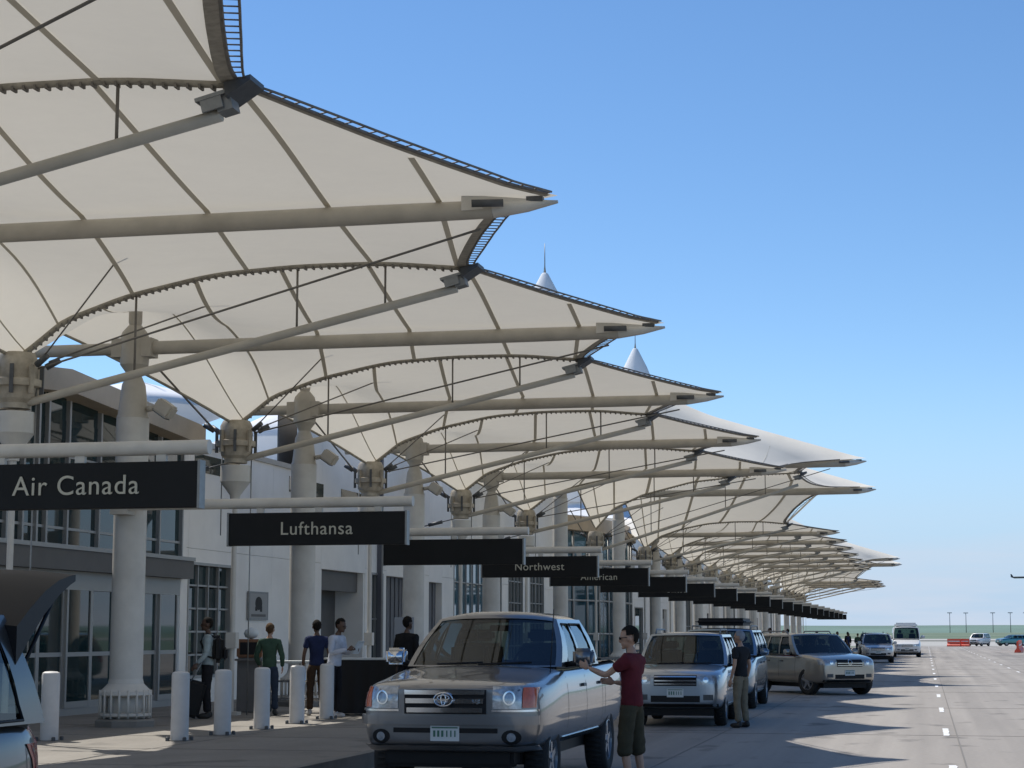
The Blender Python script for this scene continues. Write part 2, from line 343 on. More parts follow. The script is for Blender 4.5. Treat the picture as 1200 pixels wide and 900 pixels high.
def make_canopy(s, label, y):
    root = thing('fabric_canopy', label, 'canopy', (0, y, 0), 0, 'fabric canopies along the kerb')
    NT, NV = 36, 12
    bm = bmesh.new(); rows = []
    for j in range(-NV, NV + 1):
        v = 1 - abs(j) / NV; row = []
        for i in range(NT + 1):
            p = surf(s, i / NT, v, 1 if j > 0 else -1); p.y *= (1 if j > 0 else -1); row.append(p)
        rows.append(row)
    grid(bm, rows); newobj('membrane', bm, M_fab, root, smooth=True)
    # seams: (near arch x, beam x, far arch x)
    se = [(-6.12, -6.7, -7.5), (-7.57, -8.2, -9.35), (-8.86, -9.8, -11.1), (-10.15, -11.4, -12.25), (-11.6, -12.6, -12.75)]
    def find_t(x, v, sgn=0):
        lo, hi = 0, 1
        for _ in range(26):
            m_ = (lo + hi) / 2
            if surf(s, m_, v, sgn).x < x: lo = m_
            else: hi = m_
        return lo
    k = (s.tip - CX) / (-3.95 - CX)
    allse = [(-4.9, -5.35, -6.25)] + se
    for a, b, c in allse:
        b = CX + (b - CX) * k
        if s.big and s.low != 1: c = CX + (c - CX) * k * .93
        if s.big and s.low != -1: a = CX + (a - CX) * k * .93
        pts = []; n = 12
        for j in range(2 * n + 1):
            side = -1 if j < n else 1; v = j / n if j < n else 2 - j / n
            x = lerp(a, b, j / n) if j < n else lerp(b, c, j / n - 1)
            if x > surf(s, 1, v, side).x - .02: continue
            p = surf(s, find_t(x, v, side), v, side); p.y *= side; pts.append(p)
        if len(pts) < 3: continue
        bm = bmesh.new(); wd = .036 if not s.big else .06
        rowA, rowB = [], []
        for i, p in enumerate(pts):
            d = (pts[min(i + 1, len(pts) - 1)] - pts[max(i - 1, 0)]).normalized(); sd_ = d.cross(Vector((0, 0, 1))).normalized()
            ws = wd * min(1, .35 + abs(p.x - (-12.9)) * .3)
            rowA.append(p + sd_ * ws - Vector((0, 0, .02))); rowB.append(p - sd_ * ws - Vector((0, 0, .02)))
        grid(bm, [rowA, rowB]); newobj('seam', bm, M_seam, root)
    # beam along x
    bz = s.bz
    r0 = .115 if not s.big else .15
    bm = bmesh.new(); tube(bm, [(s.inner + .25, 0, bz), (CX - .3, 0, bz)], r0 * .9, 14); tube(bm, [(CX + .3, 0, bz), (s.tip - 2.2, 0, bz), (s.tip - .75, 0, bz)], [r0, r0, r0 * .93], 14)
    newobj('beam', bm, M_steel, root, ang=40)
    # tip fitting: tapering plates
    bm = bmesh.new()
    tube(bm, [(s.tip - .75, 0, bz), (s.tip - .35, 0, bz + .02), (s.tip, 0, bz + .05)], [r0 * .93, r0 * .62, .018], 12)
    for yy in (-.1, .1):
        vs = [bm.verts.new((x, yy * (s.tip - x) / .9 * 1.0 + dy, z)) for dy in (-.01, .01) for x, z in ((s.tip - 1.1, bz + .16), (s.tip - .1, bz + .07), (s.tip - .1, bz + .03), (s.tip - 1.1, bz - .03))]
        bm.faces.new(vs[:4]); bm.faces.new(vs[4:][::-1])
        for q in range(4): bm.faces.new((vs[q], vs[4 + q], vs[4 + (q + 1) % 4], vs[(q + 1) % 4]))
    bmesh.ops.recalc_face_normals(bm, faces=bm.faces[:])
    newobj('beam_tip', bm, M_steelw, root, ang=40)
    bm = bmesh.new(); box(bm, s.tip - .36, s.tip - .17, -.05, .05, bz + .06, bz + .12)
    newobj('tip_clamp', bm, M_dark, root)
    for yy in (-.22, .22): newobj('cable_end', T([(s.tip - .95, yy * 1.15, bz + .02), (s.tip - .6, yy * .75, bz + .03)], .045, 8), M_dark, root)
    # outer edge cable with links
    for sg in (-1, 1):
        pts = []; inner = []
        n = 24
        for i in range(n + 1):
            v = .04 + .93 * i / n
            p = surf(s, 1, v, sg); q = surf(s, 1, min(v + .02, 1), sg); d = (q - p)
            nrm = Vector((d.y, -d.x, 0)).normalized()
            if nrm.x < 0: nrm = -nrm
            e = p + nrm * .15 * math.sin(math.pi * min(1, max(0, v))) ** .3 + Vector((0, 0, .0))
            p = p.copy(); p.y *= sg; e.y *= sg; pts.append(e); inner.append(p)
        bm = bmesh.new(); tube(bm, pts, .014, 6); tube(bm, inner, .022, 6)
        for i in range(len(pts)):
            tube(bm, [inner[i], pts[i]], .008, 4)
        newobj('edge_cable', bm, M_cable, root)
        bm = bmesh.new()
        P = [[], []]
        for i in range(n + 1):
            v = .0 + .98 * i / n; p = surf(s, 1, v, sg); q = surf(s, .981 if sg > 0 else .994, v, sg); p.y *= sg; q.y *= sg
            P[0].append(p - Vector((0, 0, .012))); P[1].append(q - Vector((0, 0, .03)))
        grid(bm, P); newobj('edge_pocket', bm, M_cableb, root)
        # inner edge cable
        bm = T([(lambda p: Vector((p.x, p.y * sg, p.z)))(surf(s, 0, i / 10, sg)) for i in range(11)], .03, 6); newobj('inner_edge_cable', bm, M_cableb, root)
    return root
M_cableb = mat('edge_webbing', (0.36, 0.33, 0.27), 0.7, var=.25, scale=9)

def asurf(s, t):
    p = surf(s, t, 0); p.y = 0; return p
def node_of(s): return asurf(s, 1)
def make_arch(s, y, label):
    """hub, drain mast, arch cable, strut, node plates, at a hub plane"""
    root = thing('canopy_strut_mast', label, 'mast', (0, y, 0), 0, 'anchor masts between the canopies')
    HX = -12.9
    o = .0
    # arch cable
    pts = [asurf(s, i / 30) for i in range(31)]
    bm = bmesh.new(); tube(bm, pts, .055, 8); newobj('arch_cable', bm, M_cableb, root)
    bm = bmesh.new(); nn = 64
    for i in range(3, nn):
        p = asurf(s, i / nn); box(bm, p.x - .011, p.x + .011, -.05, .05, p.z - .075, p.z - .03)
    newobj('cable_clamps', bm, M_cable, root)['kind'] = 'stuff'
    N = node_of(s); top = 5.62
    # strut
    a = Vector((HX + .34, .0, 5.10)); b = Vector((N.x - .16, 0, N.z - .3))
    if s.big: b.z = N.z - .5
    newobj('strut', T([a - (b - a).normalized() * .35, a, b], .062, 10), M_steel, root)
    e = a + (a - b).normalized() * 1.9
    bm = bmesh.new(); tube(bm, [a - (b - a).normalized() * .35, e], .016, 6); tube(bm, [lerp(a, e, .48), lerp(a, e, .7)], .05, 8); box(bm, e.x - .05, e.x + .05, -.04, .04, e.z - .06, e.z + .06)
    newobj('turnbuckle', bm, M_dark, root)
    # hangers
    for x in (-11.05, -8.6, -7.3):
        xx = x if not s.big else lerp(HX, N.x, (x - HX) / 6.8)
        t = (xx - HX) / (N.x - HX); z1 = interp([(asurf(s, i / 30).x, asurf(s, i / 30).z) for i in range(31)], xx); z0 = lerp(a.z, b.z, (xx - a.x) / (b.x - a.x))
        newobj('hanger_rod', T([(xx, 0, z0), (xx, 0, z1)], .018, 6), M_cable, root)
    # hub drum
    bm = L([(.26, 5.80), (.31, 5.70), (.31, 5.5), (.31, 5.42), (.38, 5.40), (.38, 5.30), (.31, 5.28), (.28, 5.12), (.22, 5.06), (.22, 4.98)][::-1], 20); bmesh.ops.translate(bm, verts=bm.verts[:], vec=(HX, 0, 0))
    newobj('hub', bm, M_hub, root, ang=30)
    for i in range(8):
        an = math.pi / 4 * i + .3
        bm = BX(-.03, .03, -.028, .028, -.22, .2, M=Matrix.Translation((HX + .37 * math.cos(an), .37 * math.sin(an), 5.4)) @ Matrix.Rotation(an, 4, 'Z'))
        newobj('hub_lug', bm, M_hub if i % 2 else M_dark, root)
    for an in (-.35, .35, math.pi - .35, math.pi + .35):
        c, s_ = math.cos(an), math.sin(an)
        newobj('stay_rod', T([(HX + .42 * c, .42 * s_, 5.6), (HX + .62 * c, .62 * s_, 5.72)], .05, 8), M_dark, root)
    # stays from hub to neighbouring beams
    newobj('stay_cable', T([(HX + .4, -.1, 5.55), (-4.9 if not s.big else -3.2, -s.half + .2, s.bz - .18)], .015, 6), M_cable, root)
    for sg in (-1, 1):
        newobj('stay_cable', T([(HX + .45, .12 * sg, 5.68), (HX + 2.5, 1.9 * sg, 6.85)], .013, 6), M_cable, root)
    newobj('stay_cable', T([(HX - .4, -.1, 5.62), (HX - .55, -2.6, 6.5)], .02, 6), M_cable, root)
    # drain cone and pole
    bm = L([(.29, 4.93), (.29, 4.62), (.10, 4.36), (.085, 4.22)][::-1], 18); bmesh.ops.translate(bm, verts=bm.verts[:], vec=(HX, 0, 0)); newobj('drain_cone', bm, M_steelw, root, ang=30)
    bm = bmesh.new(); tube(bm, [(HX, 0, .2), (HX, 0, 4.3)], .05, 10); box(bm, HX - .16, HX + .16, -.12, .12, .2, .26); box(bm, HX - .1, HX + .1, -.09, .09, 1.45, 1.75)
    newobj('drain_pole', bm, M_steelw, root, ang=40)
    for dx in (-.3, .3):
        newobj('tie_rod', T([(HX + dx, .05, 3.6 if dx < 0 else .2), (HX + dx, .05, 5.3)], .012, 5), M_galv, root)
    # node plates
    bm = bmesh.new()
    Mx = Matrix.Translation(N + Vector((-.16, 0, -.14))) @ Matrix.Rotation(R(-14), 4, 'Y') @ Matrix.Scale(.72, 4)
    box(bm, -.30, .12, -.20, .20, -.02, .03, M=Mx); box(bm, -.24, .05, -.19, -.15, -.18, 0, M=Mx); box(bm, -.24, .05, .15, .19, -.18, 0, M=Mx)
    box(bm, -.05, .16, -.14, .14, -.22, -.02, M=Mx); newobj('node_bracket', bm, M_galv, root)
    bm = bmesh.new(); vs = []
    for yy in (-.17, .2):
        for x, z in ((-.02, -.04), (.24, .02), (.24, -.03), (.0, -.18)): vs.append(bm.verts.new(N + Vector((x - .06, yy, z))))
    bm.faces.new(vs[:4]); bm.faces.new(vs[4:][::-1])
    for q in range(4): bm.faces.new((vs[q], vs[4 + q], vs[4 + (q + 1) % 4], vs[(q + 1) % 4]))
    bmesh.ops.recalc_face_normals(bm, faces=bm.faces[:]); newobj('node_box', bm, M_dark, root)
    return root

def make_column(y, label, big=False):
    root = thing('canopy_column', label, 'column', (CX, y, .2), 0, 'round columns carrying the canopy beams')
    h = 0 if not big else 1.3
    bm = L([(.275, .62), (.275, 5.15 + h)], 28); newobj('shaft', bm, M_steelw, root, ang=30)
    bm = L([(.285, 5.15 + h), (.26, 5.2 + h), (.20, 5.72 + h), (.13, 5.88 + h), (.15, 5.94 + h), (.24, 6.06 + h), (.25, 6.18 + h), (.25, 6.5 + h), (.22, 6.62 + h), (.12, 6.74 + h)], 12)
    for z in (6.35 + h,): box(bm, -.36, .36, -.16, .16, z - .16, z + .16)
    newobj('ball_joint', bm, M_steel, root, ang=30)
    bm = L([(.09, 6.7 + h), (.115, 6.8 + h), (.115, 7.02 + h), (.085, 7.1 + h), (.085, 7.56 + h + (3 if big else 0))], 14); newobj('top_pin', bm, M_steel, root, ang=30)
    # pedestal with bars
    bm = L([(.52, 0), (.52, .10), (.49, .12), (.46, .13)], 8); newobj('plinth', bm, M_kerb, root)
    bm = L([(.40, .16), (.43, .18), (.43, .22), (.36, .23)], 24); newobj('base_ring', bm, M_steelw, root, ang=30)
    bm = L([(.40, .50), (.43, .52), (.42, .58), (.30, .70), (.28, .78)], 24); newobj('top_ring', bm, M_steelw, root, ang=30)
    bar = None
    for i in range(18):
        an = i * math.pi / 9
        if bar is None: bar = newobj('guard_bar', T([(0, 0, .14), (0, 0, .60)], .022, 6), M_steelw, root); b = bar
        else: b = newobj('guard_bar', None, None, root, me=bar.data)
        b.location = (.415 * math.cos(an), .415 * math.sin(an), 0)
    newobj('core', L([(.27, .12), (.27, .62)], 20), M_steelw, root, smooth=True)
    return root

small = canopy_spec(False); large = canopy_spec(True); large_a = canopy_spec(True, -1); large_b = canopy_spec(True, 1)
SM = [20.52 + 9.05 * k for k in range(-2, 5)] + [92.92 + 9.05 * i for i in range(7)] + [183.4, 192.45, 201.5]
LG = [68.05, 81.6, 158.55, 172.1]
def clab(i):
    if i < 2: return ('white fabric canopy bay overhead behind the camera' if i == 0 else 'white fabric canopy bay cut off by the top edge of the picture')
    if i < 7: return 'white fabric canopy bay with a tan beam, %s from the front whose pointed tip shows' % ORD[i - 2]
    if i < 14: return 'small far canopy bay, %s beyond the first taller projecting pair' % ORD[i - 7]
    return 'small far canopy bay, %s beyond the second taller pair' % ORD[i - 14]
c0 = None
for i, y in enumerate(SM):
    if c0 is None: c0 = make_canopy(small, clab(i), y)
    else: dup(c0, (0, y, 0), label=clab(i))
c1 = None
for i, y in enumerate(LG):
    lb = ['nearer bay of the first taller white canopy pair, its slope bright in sun', 'farther bay of the first taller white canopy pair', 'nearer bay of the distant second taller canopy pair', 'farther bay of the distant second taller canopy pair'][i]
    if i < 2: c1 = [c1, make_canopy([large_a, large_b][i], lb, y)]
    else: dup([c1[0][1], c1[1]][i - 2], (0, y, 0), label=lb)
hubs_s = [20.52 - 4.525 + 9.05 * k for k in range(-2, 5)] + [61.26] + [88.39 + 9.05 * i for i in range(8)] + [178.88, 187.9, 197.0, 206.0]
hubs_l = [74.83, 165.3]
def hlab(i):
    if i < 2: return 'hub mast with a strut, beside the camera outside the frame' if i == 0 else 'hub mast whose strut crosses the top left corner of the picture'
    return 'cream hub mast with a slanting strut, %s along the sidewalk from the front' % ORD[min(i - 2, 19)]
h0 = None
for i, y in enumerate(hubs_s):
    if h0 is None: h0 = make_arch(small, y, hlab(i))
    else: dup(h0, (0, y, 0), label=hlab(i))
h1 = make_arch(large, hubs_l[0], 'taller hub mast between the two bays of the first taller canopy pair')
dup(h1, (0, hubs_l[1], 0), label='taller hub mast between the two bays of the distant taller canopy pair')
k0 = None
def collab(i):
    if i < 2: return 'round cream column %s the left edge of the picture' % ('beside the camera beyond' if i == 0 else 'just outside')
    if i == 2: return 'round cream column carrying the beam with the largest whole tip'
    if i == 3: return 'thick round cream column in front of the glass entrance doors'
    return 'round cream column, %s beyond the one at the glass doors' % ORD[i - 4]
for i, y in enumerate(SM):
    if k0 is None: k0 = make_column(y, collab(0))
    else: dup(k0, (CX, y, .2), label=collab(i))
k1 = None
for i, y in enumerate(LG):
    lb = 'taller round column under the %s' % ['nearer bay of the first taller canopy pair', 'farther bay of the first taller canopy pair', 'nearer bay of the distant taller pair', 'farther bay of the distant taller pair'][i]
    if k1 is None: k1 = make_column(y, lb, True)
    else: dup(k1, (CX, y, .2), label=lb)
# floodlights on the first two columns in view
def floodlight(y, label):
    root = thing('floodlight', label, 'floodlight', (CX + .26, y, 5.5), 0, 'box floodlights fixed to the columns')
    newobj('lamp_arm', T([(0, 0, 0), (.14, 0, .02)], .05, 10), M_steel, root)
    bm = bbox_b(-.16, .16, -.14, .14, -.12, .12, .03); bmesh.ops.transform(bm, matrix=Matrix.Translation((.32, 0, 0)) @ Matrix.Rotation(R(35), 4, 'Y'), verts=bm.verts[:]); newobj('lamp_housing', bm, M_steel, root, ang=30)
    bm = BX(-.13, .13, -.11, .11, -.135, -.122); bmesh.ops.transform(bm, matrix=Matrix.Translation((.32, 0, 0)) @ Matrix.Rotation(R(35), 4, 'Y'), verts=bm.verts[:]); newobj('lens', bm, M_glass, root)
    return root
fl = floodlight(29.57, 'cream box floodlight high on the column at the glass doors')
for i, y in enumerate((38.62, 47.67, 56.72)): dup(fl, (CX + .26, y, 5.5), label='cream box floodlight on the %s column beyond the glass doors' % ORD[i])

# ------------------------------------------------------------------ overhead signs
TEXTS = {0: 'Air Canada', 1: 'Lufthansa', 3: 'Northwest', 4: 'American', 6: 'United'}
sy = [20.07 + 9.05 * k for k in range(0, 21)]
panel = None
for i, y in enumerate(sy):
    txt = TEXTS.get(i)
    lb = ''
    if i in (0, 1, 3): lb = {0: 'largest black overhead sign, lettered in pale capitals and lower case, cut by left edge', 1: 'second largest black overhead lettered sign, above the green shirted person', 3: 'lettered black overhead sign showing above the pickup cab'}[i]
    if i == 2: lb = 'unlettered black overhead sign above the left of the pickup windscreen'
    if i == 4: lb = 'lettered black overhead sign above the man in the red shirt'
    if i == 5: lb = 'unlettered small black overhead sign above the silver suv behind the pickup'
    if i == 6: lb = 'smallest black overhead sign that still shows lettering'
    if i > 6: lb = 'tiny far black overhead sign, %s beyond the smallest lettered one' % ORD[i - 7]
    root = thing('overhead_sign', lb, 'sign', (.11 if i == 0 else .03, y, 0), 0, 'black overhead signs in a row')
    dz = .05 if i > 2 else 0
    if panel is None:
        pb = bbox_b(-11.12, -8.13, -.07, .07, 3.15, 3.68, .008, 1); panel = newobj('sign_panel', pb, M_sign, root)
        bm = bmesh.new(); tube(bm, [(-13.0, 0, 3.84), (-8.02, 0, 3.84)], .085, 16); tubeo = newobj('support_tube', bm, M_steelw, root, ang=40)
        bm = bmesh.new()
        for x in (-10.6, -9.6, -8.6): box(bm, x - .06, x + .06, -.03, .03, 3.675, 3.78)
        hango = newobj('hanger_plate', bm, M_steelw, root)
        bm = bmesh.new(); box(bm, -13.2, -12.9, -.11, .35, 3.69, 3.95); clo = newobj('column_clamp', bm, M_steel, root)
        bm = bmesh.new()
        for x in (-11.135, -8.115): box(bm, x - .015, x + .015, -.085, .085, 3.14, 3.69)
        edo = newobj('end_cap', bm, M_galv, root)
    else:
        for q in (panel, tubeo, hango, clo, edo): newobj(q.name.split('.')[0], None, None, root, me=q.data)
    if txt:
        cu = bpy.data.curves.new('lettering', 'FONT'); cu.body = txt; cu.size = .32 if i == 0 else (.30 if i == 1 else .27); cu.extrude = .006; cu.align_x = 'CENTER'; cu.align_y = 'CENTER'; cu.space_character = 1.08
        to = bpy.data.objects.new('lettering', cu); COL.objects.link(to); to.parent = root; to.rotation_euler = (R(90), 0, 0)
        to.location = (-9.62, -.078, 3.41); cu.materials.append(M_letter); bake_text(to)

# ------------------------------------------------------------------ terminal building
FX = -15.8
vest = thing('glass_vestibule', 'glass entrance pavilion with sliding doors behind the thick round column', 'building', (FX, 33, .2))
def vb(name, y0, y1, z0, z1, m, x0=-.06, x1=.06, par=None, bev=0):
    """a box in facade coordinates: y, z absolute, x relative to the facade plane (positive to the road)"""
    p = par or vest
    oy = p.location.y if p.parent is None else 33
    oy = VO[0]
    bm = BX(x0, x1, y0 - oy, y1 - oy, z0 - .2, z1 - .2)
    return newobj(name, bm, m, p)
VO = [33]
vb('side_wall', 22.0, 26.6, .2, 6.6, M_wall, -.4, 0)
vb('fascia', 26.6, 38.5, 2.9, 3.28, M_fasc, -.1, .32)
vb('fascia_drip', 26.6, 38.5, 3.28, 3.36, M_frame, -.1, .36)
vb('header', 26.6, 38.4, 2.55, 2.9, M_frame, -.08, .05)
vb('bottom_rail', 26.6, 38.4, .2, .34, M_frame, -.07, .04)
bm = bmesh.new()                                       # sloping roof edge
for x0, x1 in ((-9, .45),):
    V = [(x0, 26.4 - 33, 5.5), (x1, 26.4 - 33, 5.5), (x0, 32 - 33, 5.98), (x1, 32 - 33, 5.98), (x0, 38.7 - 33, 5.62), (x1, 38.7 - 33, 5.62)]
    lo = [bm.verts.new(v) for v in V]; hi = [bm.verts.new((v[0], v[1], v[2] + .42)) for v in V]
    for a, b in ((0, 2), (2, 4)):
        bm.faces.new((lo[a], lo[b], lo[b + 1], lo[a + 1])); bm.faces.new((hi[a], hi[a + 1], hi[b + 1], hi[b])); bm.faces.new((lo[a + 1], lo[b + 1], hi[b + 1], hi[a + 1])); bm.faces.new((lo[a], hi[a], hi[b], lo[b]))
    bm.faces.new((lo[0], lo[1], hi[1], hi[0])); bm.faces.new((lo[4], hi[4], hi[5], lo[5]))
bmesh.ops.recalc_face_normals(bm, faces=bm.faces[:]); newobj('roof', bm, M_wallb, vest)
vb('end_wall', 38.42, 38.72, .2, 5.8, M_wall, -6, .05)
ups = [26.6, 27.7, 28.8, 29.9, 30.35, 30.95, 31.5, 31.88, 32.75, 34.15, 35.6, 37.15, 38.4]
for a, b in zip(ups, ups[1:]):
    t = lambda y: interp(((26.4, 5.6), (32, 6.14), (38.7, 5.78)), y)
    vb('mullion', a - .035, a + .035, 3.36, t(a), M_frame, -.06, .09)
    vb('window_pane', a + .035, b - .035, 3.36, t((a + b) / 2) + .05, M_glass, -.02, .005)
    vb('transom', a + .035, b - .035, 3.66, 3.71, M_frame, -.03, .04)
    if b > 31.8: vb('transom', a + .035, b - .035, 5.02, 5.06, M_frame, -.03, .03)
vb('mullion', 38.36, 38.42, 3.36, 5.8, M_frame, -.06, .09)
drs = [(26.7, 28.0), (28.0, 29.3), (29.3, 30.55), (30.55, 31.75), (31.85, 32.9), (32.9, 34.0), (34.1, 35.15), (35.15, 36.2), (36.2, 37.3), (37.3, 38.3)]
for i, (a, b) in enumerate(drs):
    xo = .03 if i % 2 else -.03
    d = vb('sliding_door', a, a + .075, .34, 2.55, M_frame, xo - .03, xo + .03)
    def sub(name, *q):
        n = vb(name, *q); n.parent = d
    sub('door_stile', b - .075, b, .34, 2.55, M_frame, xo - .03, xo + .03)
    sub('door_rail', a + .075, b - .075, 1.30, 1.38, M_frame, xo - .028, xo + .028)
    sub('door_rail', a + .075, b - .075, .34, .46, M_frame, xo - .028, xo + .028)
    sub('door_glass', a + .075, b - .075, .46, 1.30, M_glass, xo - .006, xo + .006)
    sub('door_glass', a + .075, b - .075, 1.38, 2.55, M_glass, xo - .006, xo + .006)
vb('interior_floor', 26, 38.4, .2, .21, M_slat, -6, -.1)
bm = BX(-.012, .0, 35.3 - 33, 35.75 - 33, 1.3, 1.72); newobj('door_notice', bm, mat('notice_paper', (.6, .55, .4), .8), vest).location = (.09, 0, 0)
bm = BX(-.012, .0, 36.0 - 33, 36.35 - 33, 1.0, 1.6); newobj('door_notice', bm, mat('notice_orange', (.5, .2, .05), .8), vest).location = (.09, 0, 0)

term = thing('terminal_wall', 'long white panelled terminal front wall running beyond the glass pavilion', 'building', (FX, 60, .2))
VO[0] = 60
def wall_run(Y0, Y1, H, ops, root, split=3.6, maxw=3.0, top=True):
    g = .004
    def panels(a, b, z0, z1):
        n = max(1, math.ceil((b - a) / maxw))
        for i in range(n):
            y0, y1 = lerp(a, b, i / n), lerp(a, b, (i + 1) / n)
            if z1 - z0 > .02: vb('wall_panel', y0 + g, y1 - g, z0, z1, M_wall, -.35, 0, par=root)
    cur = Y0
    for (a, b, z0, z1, kind) in sorted(ops) + [(Y1, Y1, 0, 0, None)]:
        if a > cur:
            panels(cur, a, .2, split - g); panels(cur, a, split + g, H)
        if kind is None: break
        if z0 > .3: panels(a, b, .2, z0)
        if z1 < split - .3: panels(a, b, z1, split - g); panels(a, b, split + g, H)
        else: panels(a, b, z1, H)
        opening(a, b, z0, z1, kind, root); cur = b
    if top: vb('coping', Y0, Y1, H, H + .12, M_frame, -.4, .06, par=root)
    vb('backing', Y0, Y1, .2, H - .05, M_fasc, -.9, -.36 - .5, par=root)
def opening(a, b, z0, z1, kind, root):
    if kind == 'recess':
        for q in ((a, a + .12), (b - .12, b)): vb('opening_jamb', q[0], q[1], z0, z1, M_wall, -1.6, -.02, par=root)
        vb('opening_back_glass', a + .12, b - .12, z0, z1, M_glass, -1.6, -1.5, par=root)  # dark glass sheet closing the back of the recess
        vb('opening_lintel', a + .12, b - .12, z1 - .55, z1, M_fasc, -.34, -.2, par=root)
    elif kind == 'slat':
        n = max(3, int((b - a) / .22))
        for i in range(n):
            y0 = lerp(a, b, i / n); vb('shutter_slat', y0 + .01, lerp(a, b, (i + 1) / n) - .01, z0, z1, M_slat, -.3, -.22 + .03 * (i % 2), par=root)
    else:
        w_ = vb('window', a, a + .06, z0, z1, M_frame, -.2, .02, par=root)
        n = {'grid': 4, 'win': 2, 'strip': 3, 'tall': 5, 'thin': 1}[kind]; m = {'grid': 5, 'win': 2, 'strip': 1, 'tall': 3, 'thin': 1}[kind]
        def sub(name, *q):
            o = vb(name, *q); o.parent = w_; 
        sub('frame', b - .06, b, z0, z1, M_frame, -.2, .02); sub('frame', a + .06, b - .06, z1 - .06, z1, M_frame, -.2, .02); sub('frame', a + .06, b - .06, z0, z0 + .06, M_frame, -.2, .02)
        gm = M_glassb if kind == 'tall' else M_glass
        for i in range(n):
            for j in range(m):
                y0, y1 = lerp(a + .06, b - .06, i / n), lerp(a + .06, b - .06, (i + 1) / n); q0, q1 = lerp(z0 + .06, z1 - .06, j / m), lerp(z0 + .06, z1 - .06, (j + 1) / m)
                sub('pane', y0 + .02, y1 - .02, q0 + .02, q1 - .02, gm, -.12, -.1)
        for i in range(1, n): sub('mullion', lerp(a + .06, b - .06, i / n) - .02, lerp(a + .06, b - .06, i / n) + .02, z0 + .06, z1 - .06, M_frame, -.15, -.03)
        for j in range(1, m): sub('transom', a + .06, b - .06, lerp(z0, z1, j / m) - .02, lerp(z0, z1, j / m) + .02, M_frame, -.16, -.05)
wall_run(38.73, 47.2, 5.9, [(38.95, 41.6, .75, 3.3, 'grid')], term)
wall_run(47.2, 81.4, 8.3, [(48.3, 52.4, .2, 3.45, 'recess'), (53.0, 54.25, .8, 3.5, 'win'), (54.6, 57.2, .2, 3.45, 'slat'), (59.6, 61.3, .2, 3.4, 'slat'), (62.9, 67.9, .5, 5.0, 'tall'), (69.2, 70.4, .5, 4.8, 'thin'), (71.6, 74.3, .4, 4.6, 'grid'), (75.7, 78.6, .5, 4.6, 'grid')], term)
for a, b in ((58.6, 62.0), (63.4, 65.4), (66.2, 69.0), (72.6, 75.4), (77, 79.6)):
    vb('strip_window', a, b, 5.32, 5.72, M_glass, -.1, .012)
for a, b in ((47.3, 53), (54, 58)): vb('panel_ledge', a, b, 6.6, 6.66, M_frame, 0, .05)
vb('downpipe', 80.6, 80.75, .2, 8.2, M_slat, 0, .14)
sm_ops = []
y = 99.5
random.seed(3)
while y < 202:
    wd = random.choice((1.4, 2.2, 3.2)); sm_ops.append((y, y + wd, random.choice((.2, .6)), random.choice((3.2, 4.2)), random.choice(('win', 'recess', 'slat', 'thin', 'win')))); y += wd + random.uniform(2.2, 4.5)
wall_run(98.0, 206, 6.0, sm_ops, term, maxw=6)
# rounded glass pavilion further along
cg = thing('rounded_glass_pavilion', 'blue green glass pavilion with a rounded corner seen above the pickup bed', 'building', (FX, 90, .2))
def plan(t):
    # along Y 81.6..97.8 bulging to the road with a rounded far corner
    y = lerp(81.6, 97.8, t); return Vector((1.35 * math.sin(min(1, t * 2.2) * math.pi / 2) * (1 if t < .7 else math.sqrt(max(0, 1 - ((t - .7) / .3) ** 2))), y - 90, 0))
NP = 11
for i in range(NP):
    a, b = plan(i / NP), plan((i + 1) / NP)
    if (b - a).length < .1: continue
    for z0, z1 in ((.15, 1.5), (1.5, 3.0), (3.0, 4.6), (4.6, 6.1)):
        bm = bmesh.new(); q = [bm.verts.new(v) for v in (a + Vector((0, 0, z0)), b + Vector((0, 0, z0)), b + Vector((0, 0, z1)), a + Vector((0, 0, z1)))]; f = bm.faces.new(q)
        bmesh.ops.solidify(bm, geom=[f], thickness=.03); newobj('glass_panel', bm, M_glassb, cg)
    newobj('mullion', T([a + Vector((.03, 0, .1)), a + Vector((.03, 0, 6.1))], .06, 6), M_frame, cg)
for z in (1.5, 3.0, 4.6):
    newobj('transom', T([plan(i / 33) + Vector((.03, 0, z)) for i in range(34)], .05, 6), M_frame, cg)
bm = bmesh.new()
grid(bm, [[plan(i / 33) + Vector((ox, 0, z)) for i in range(34)] for ox, z in ((.02, 6.1), (.28, 6.12), (.3, 6.75), (-.1, 6.8), (-.12, 6.1))]); bmesh.ops.recalc_face_normals(bm, faces=bm.faces[:]); newobj('parapet', bm, M_wallb, cg)
bm = bmesh.new(); box(bm, -6, -.3, -8.3, 7.8, 0, 6.7); newobj('rear_block', bm, M_wall, cg)
bm = BX(1.38, 1.46, -.2, 1.3, .9, 2.9); newobj('notice_board', bm, M_wall, cg)

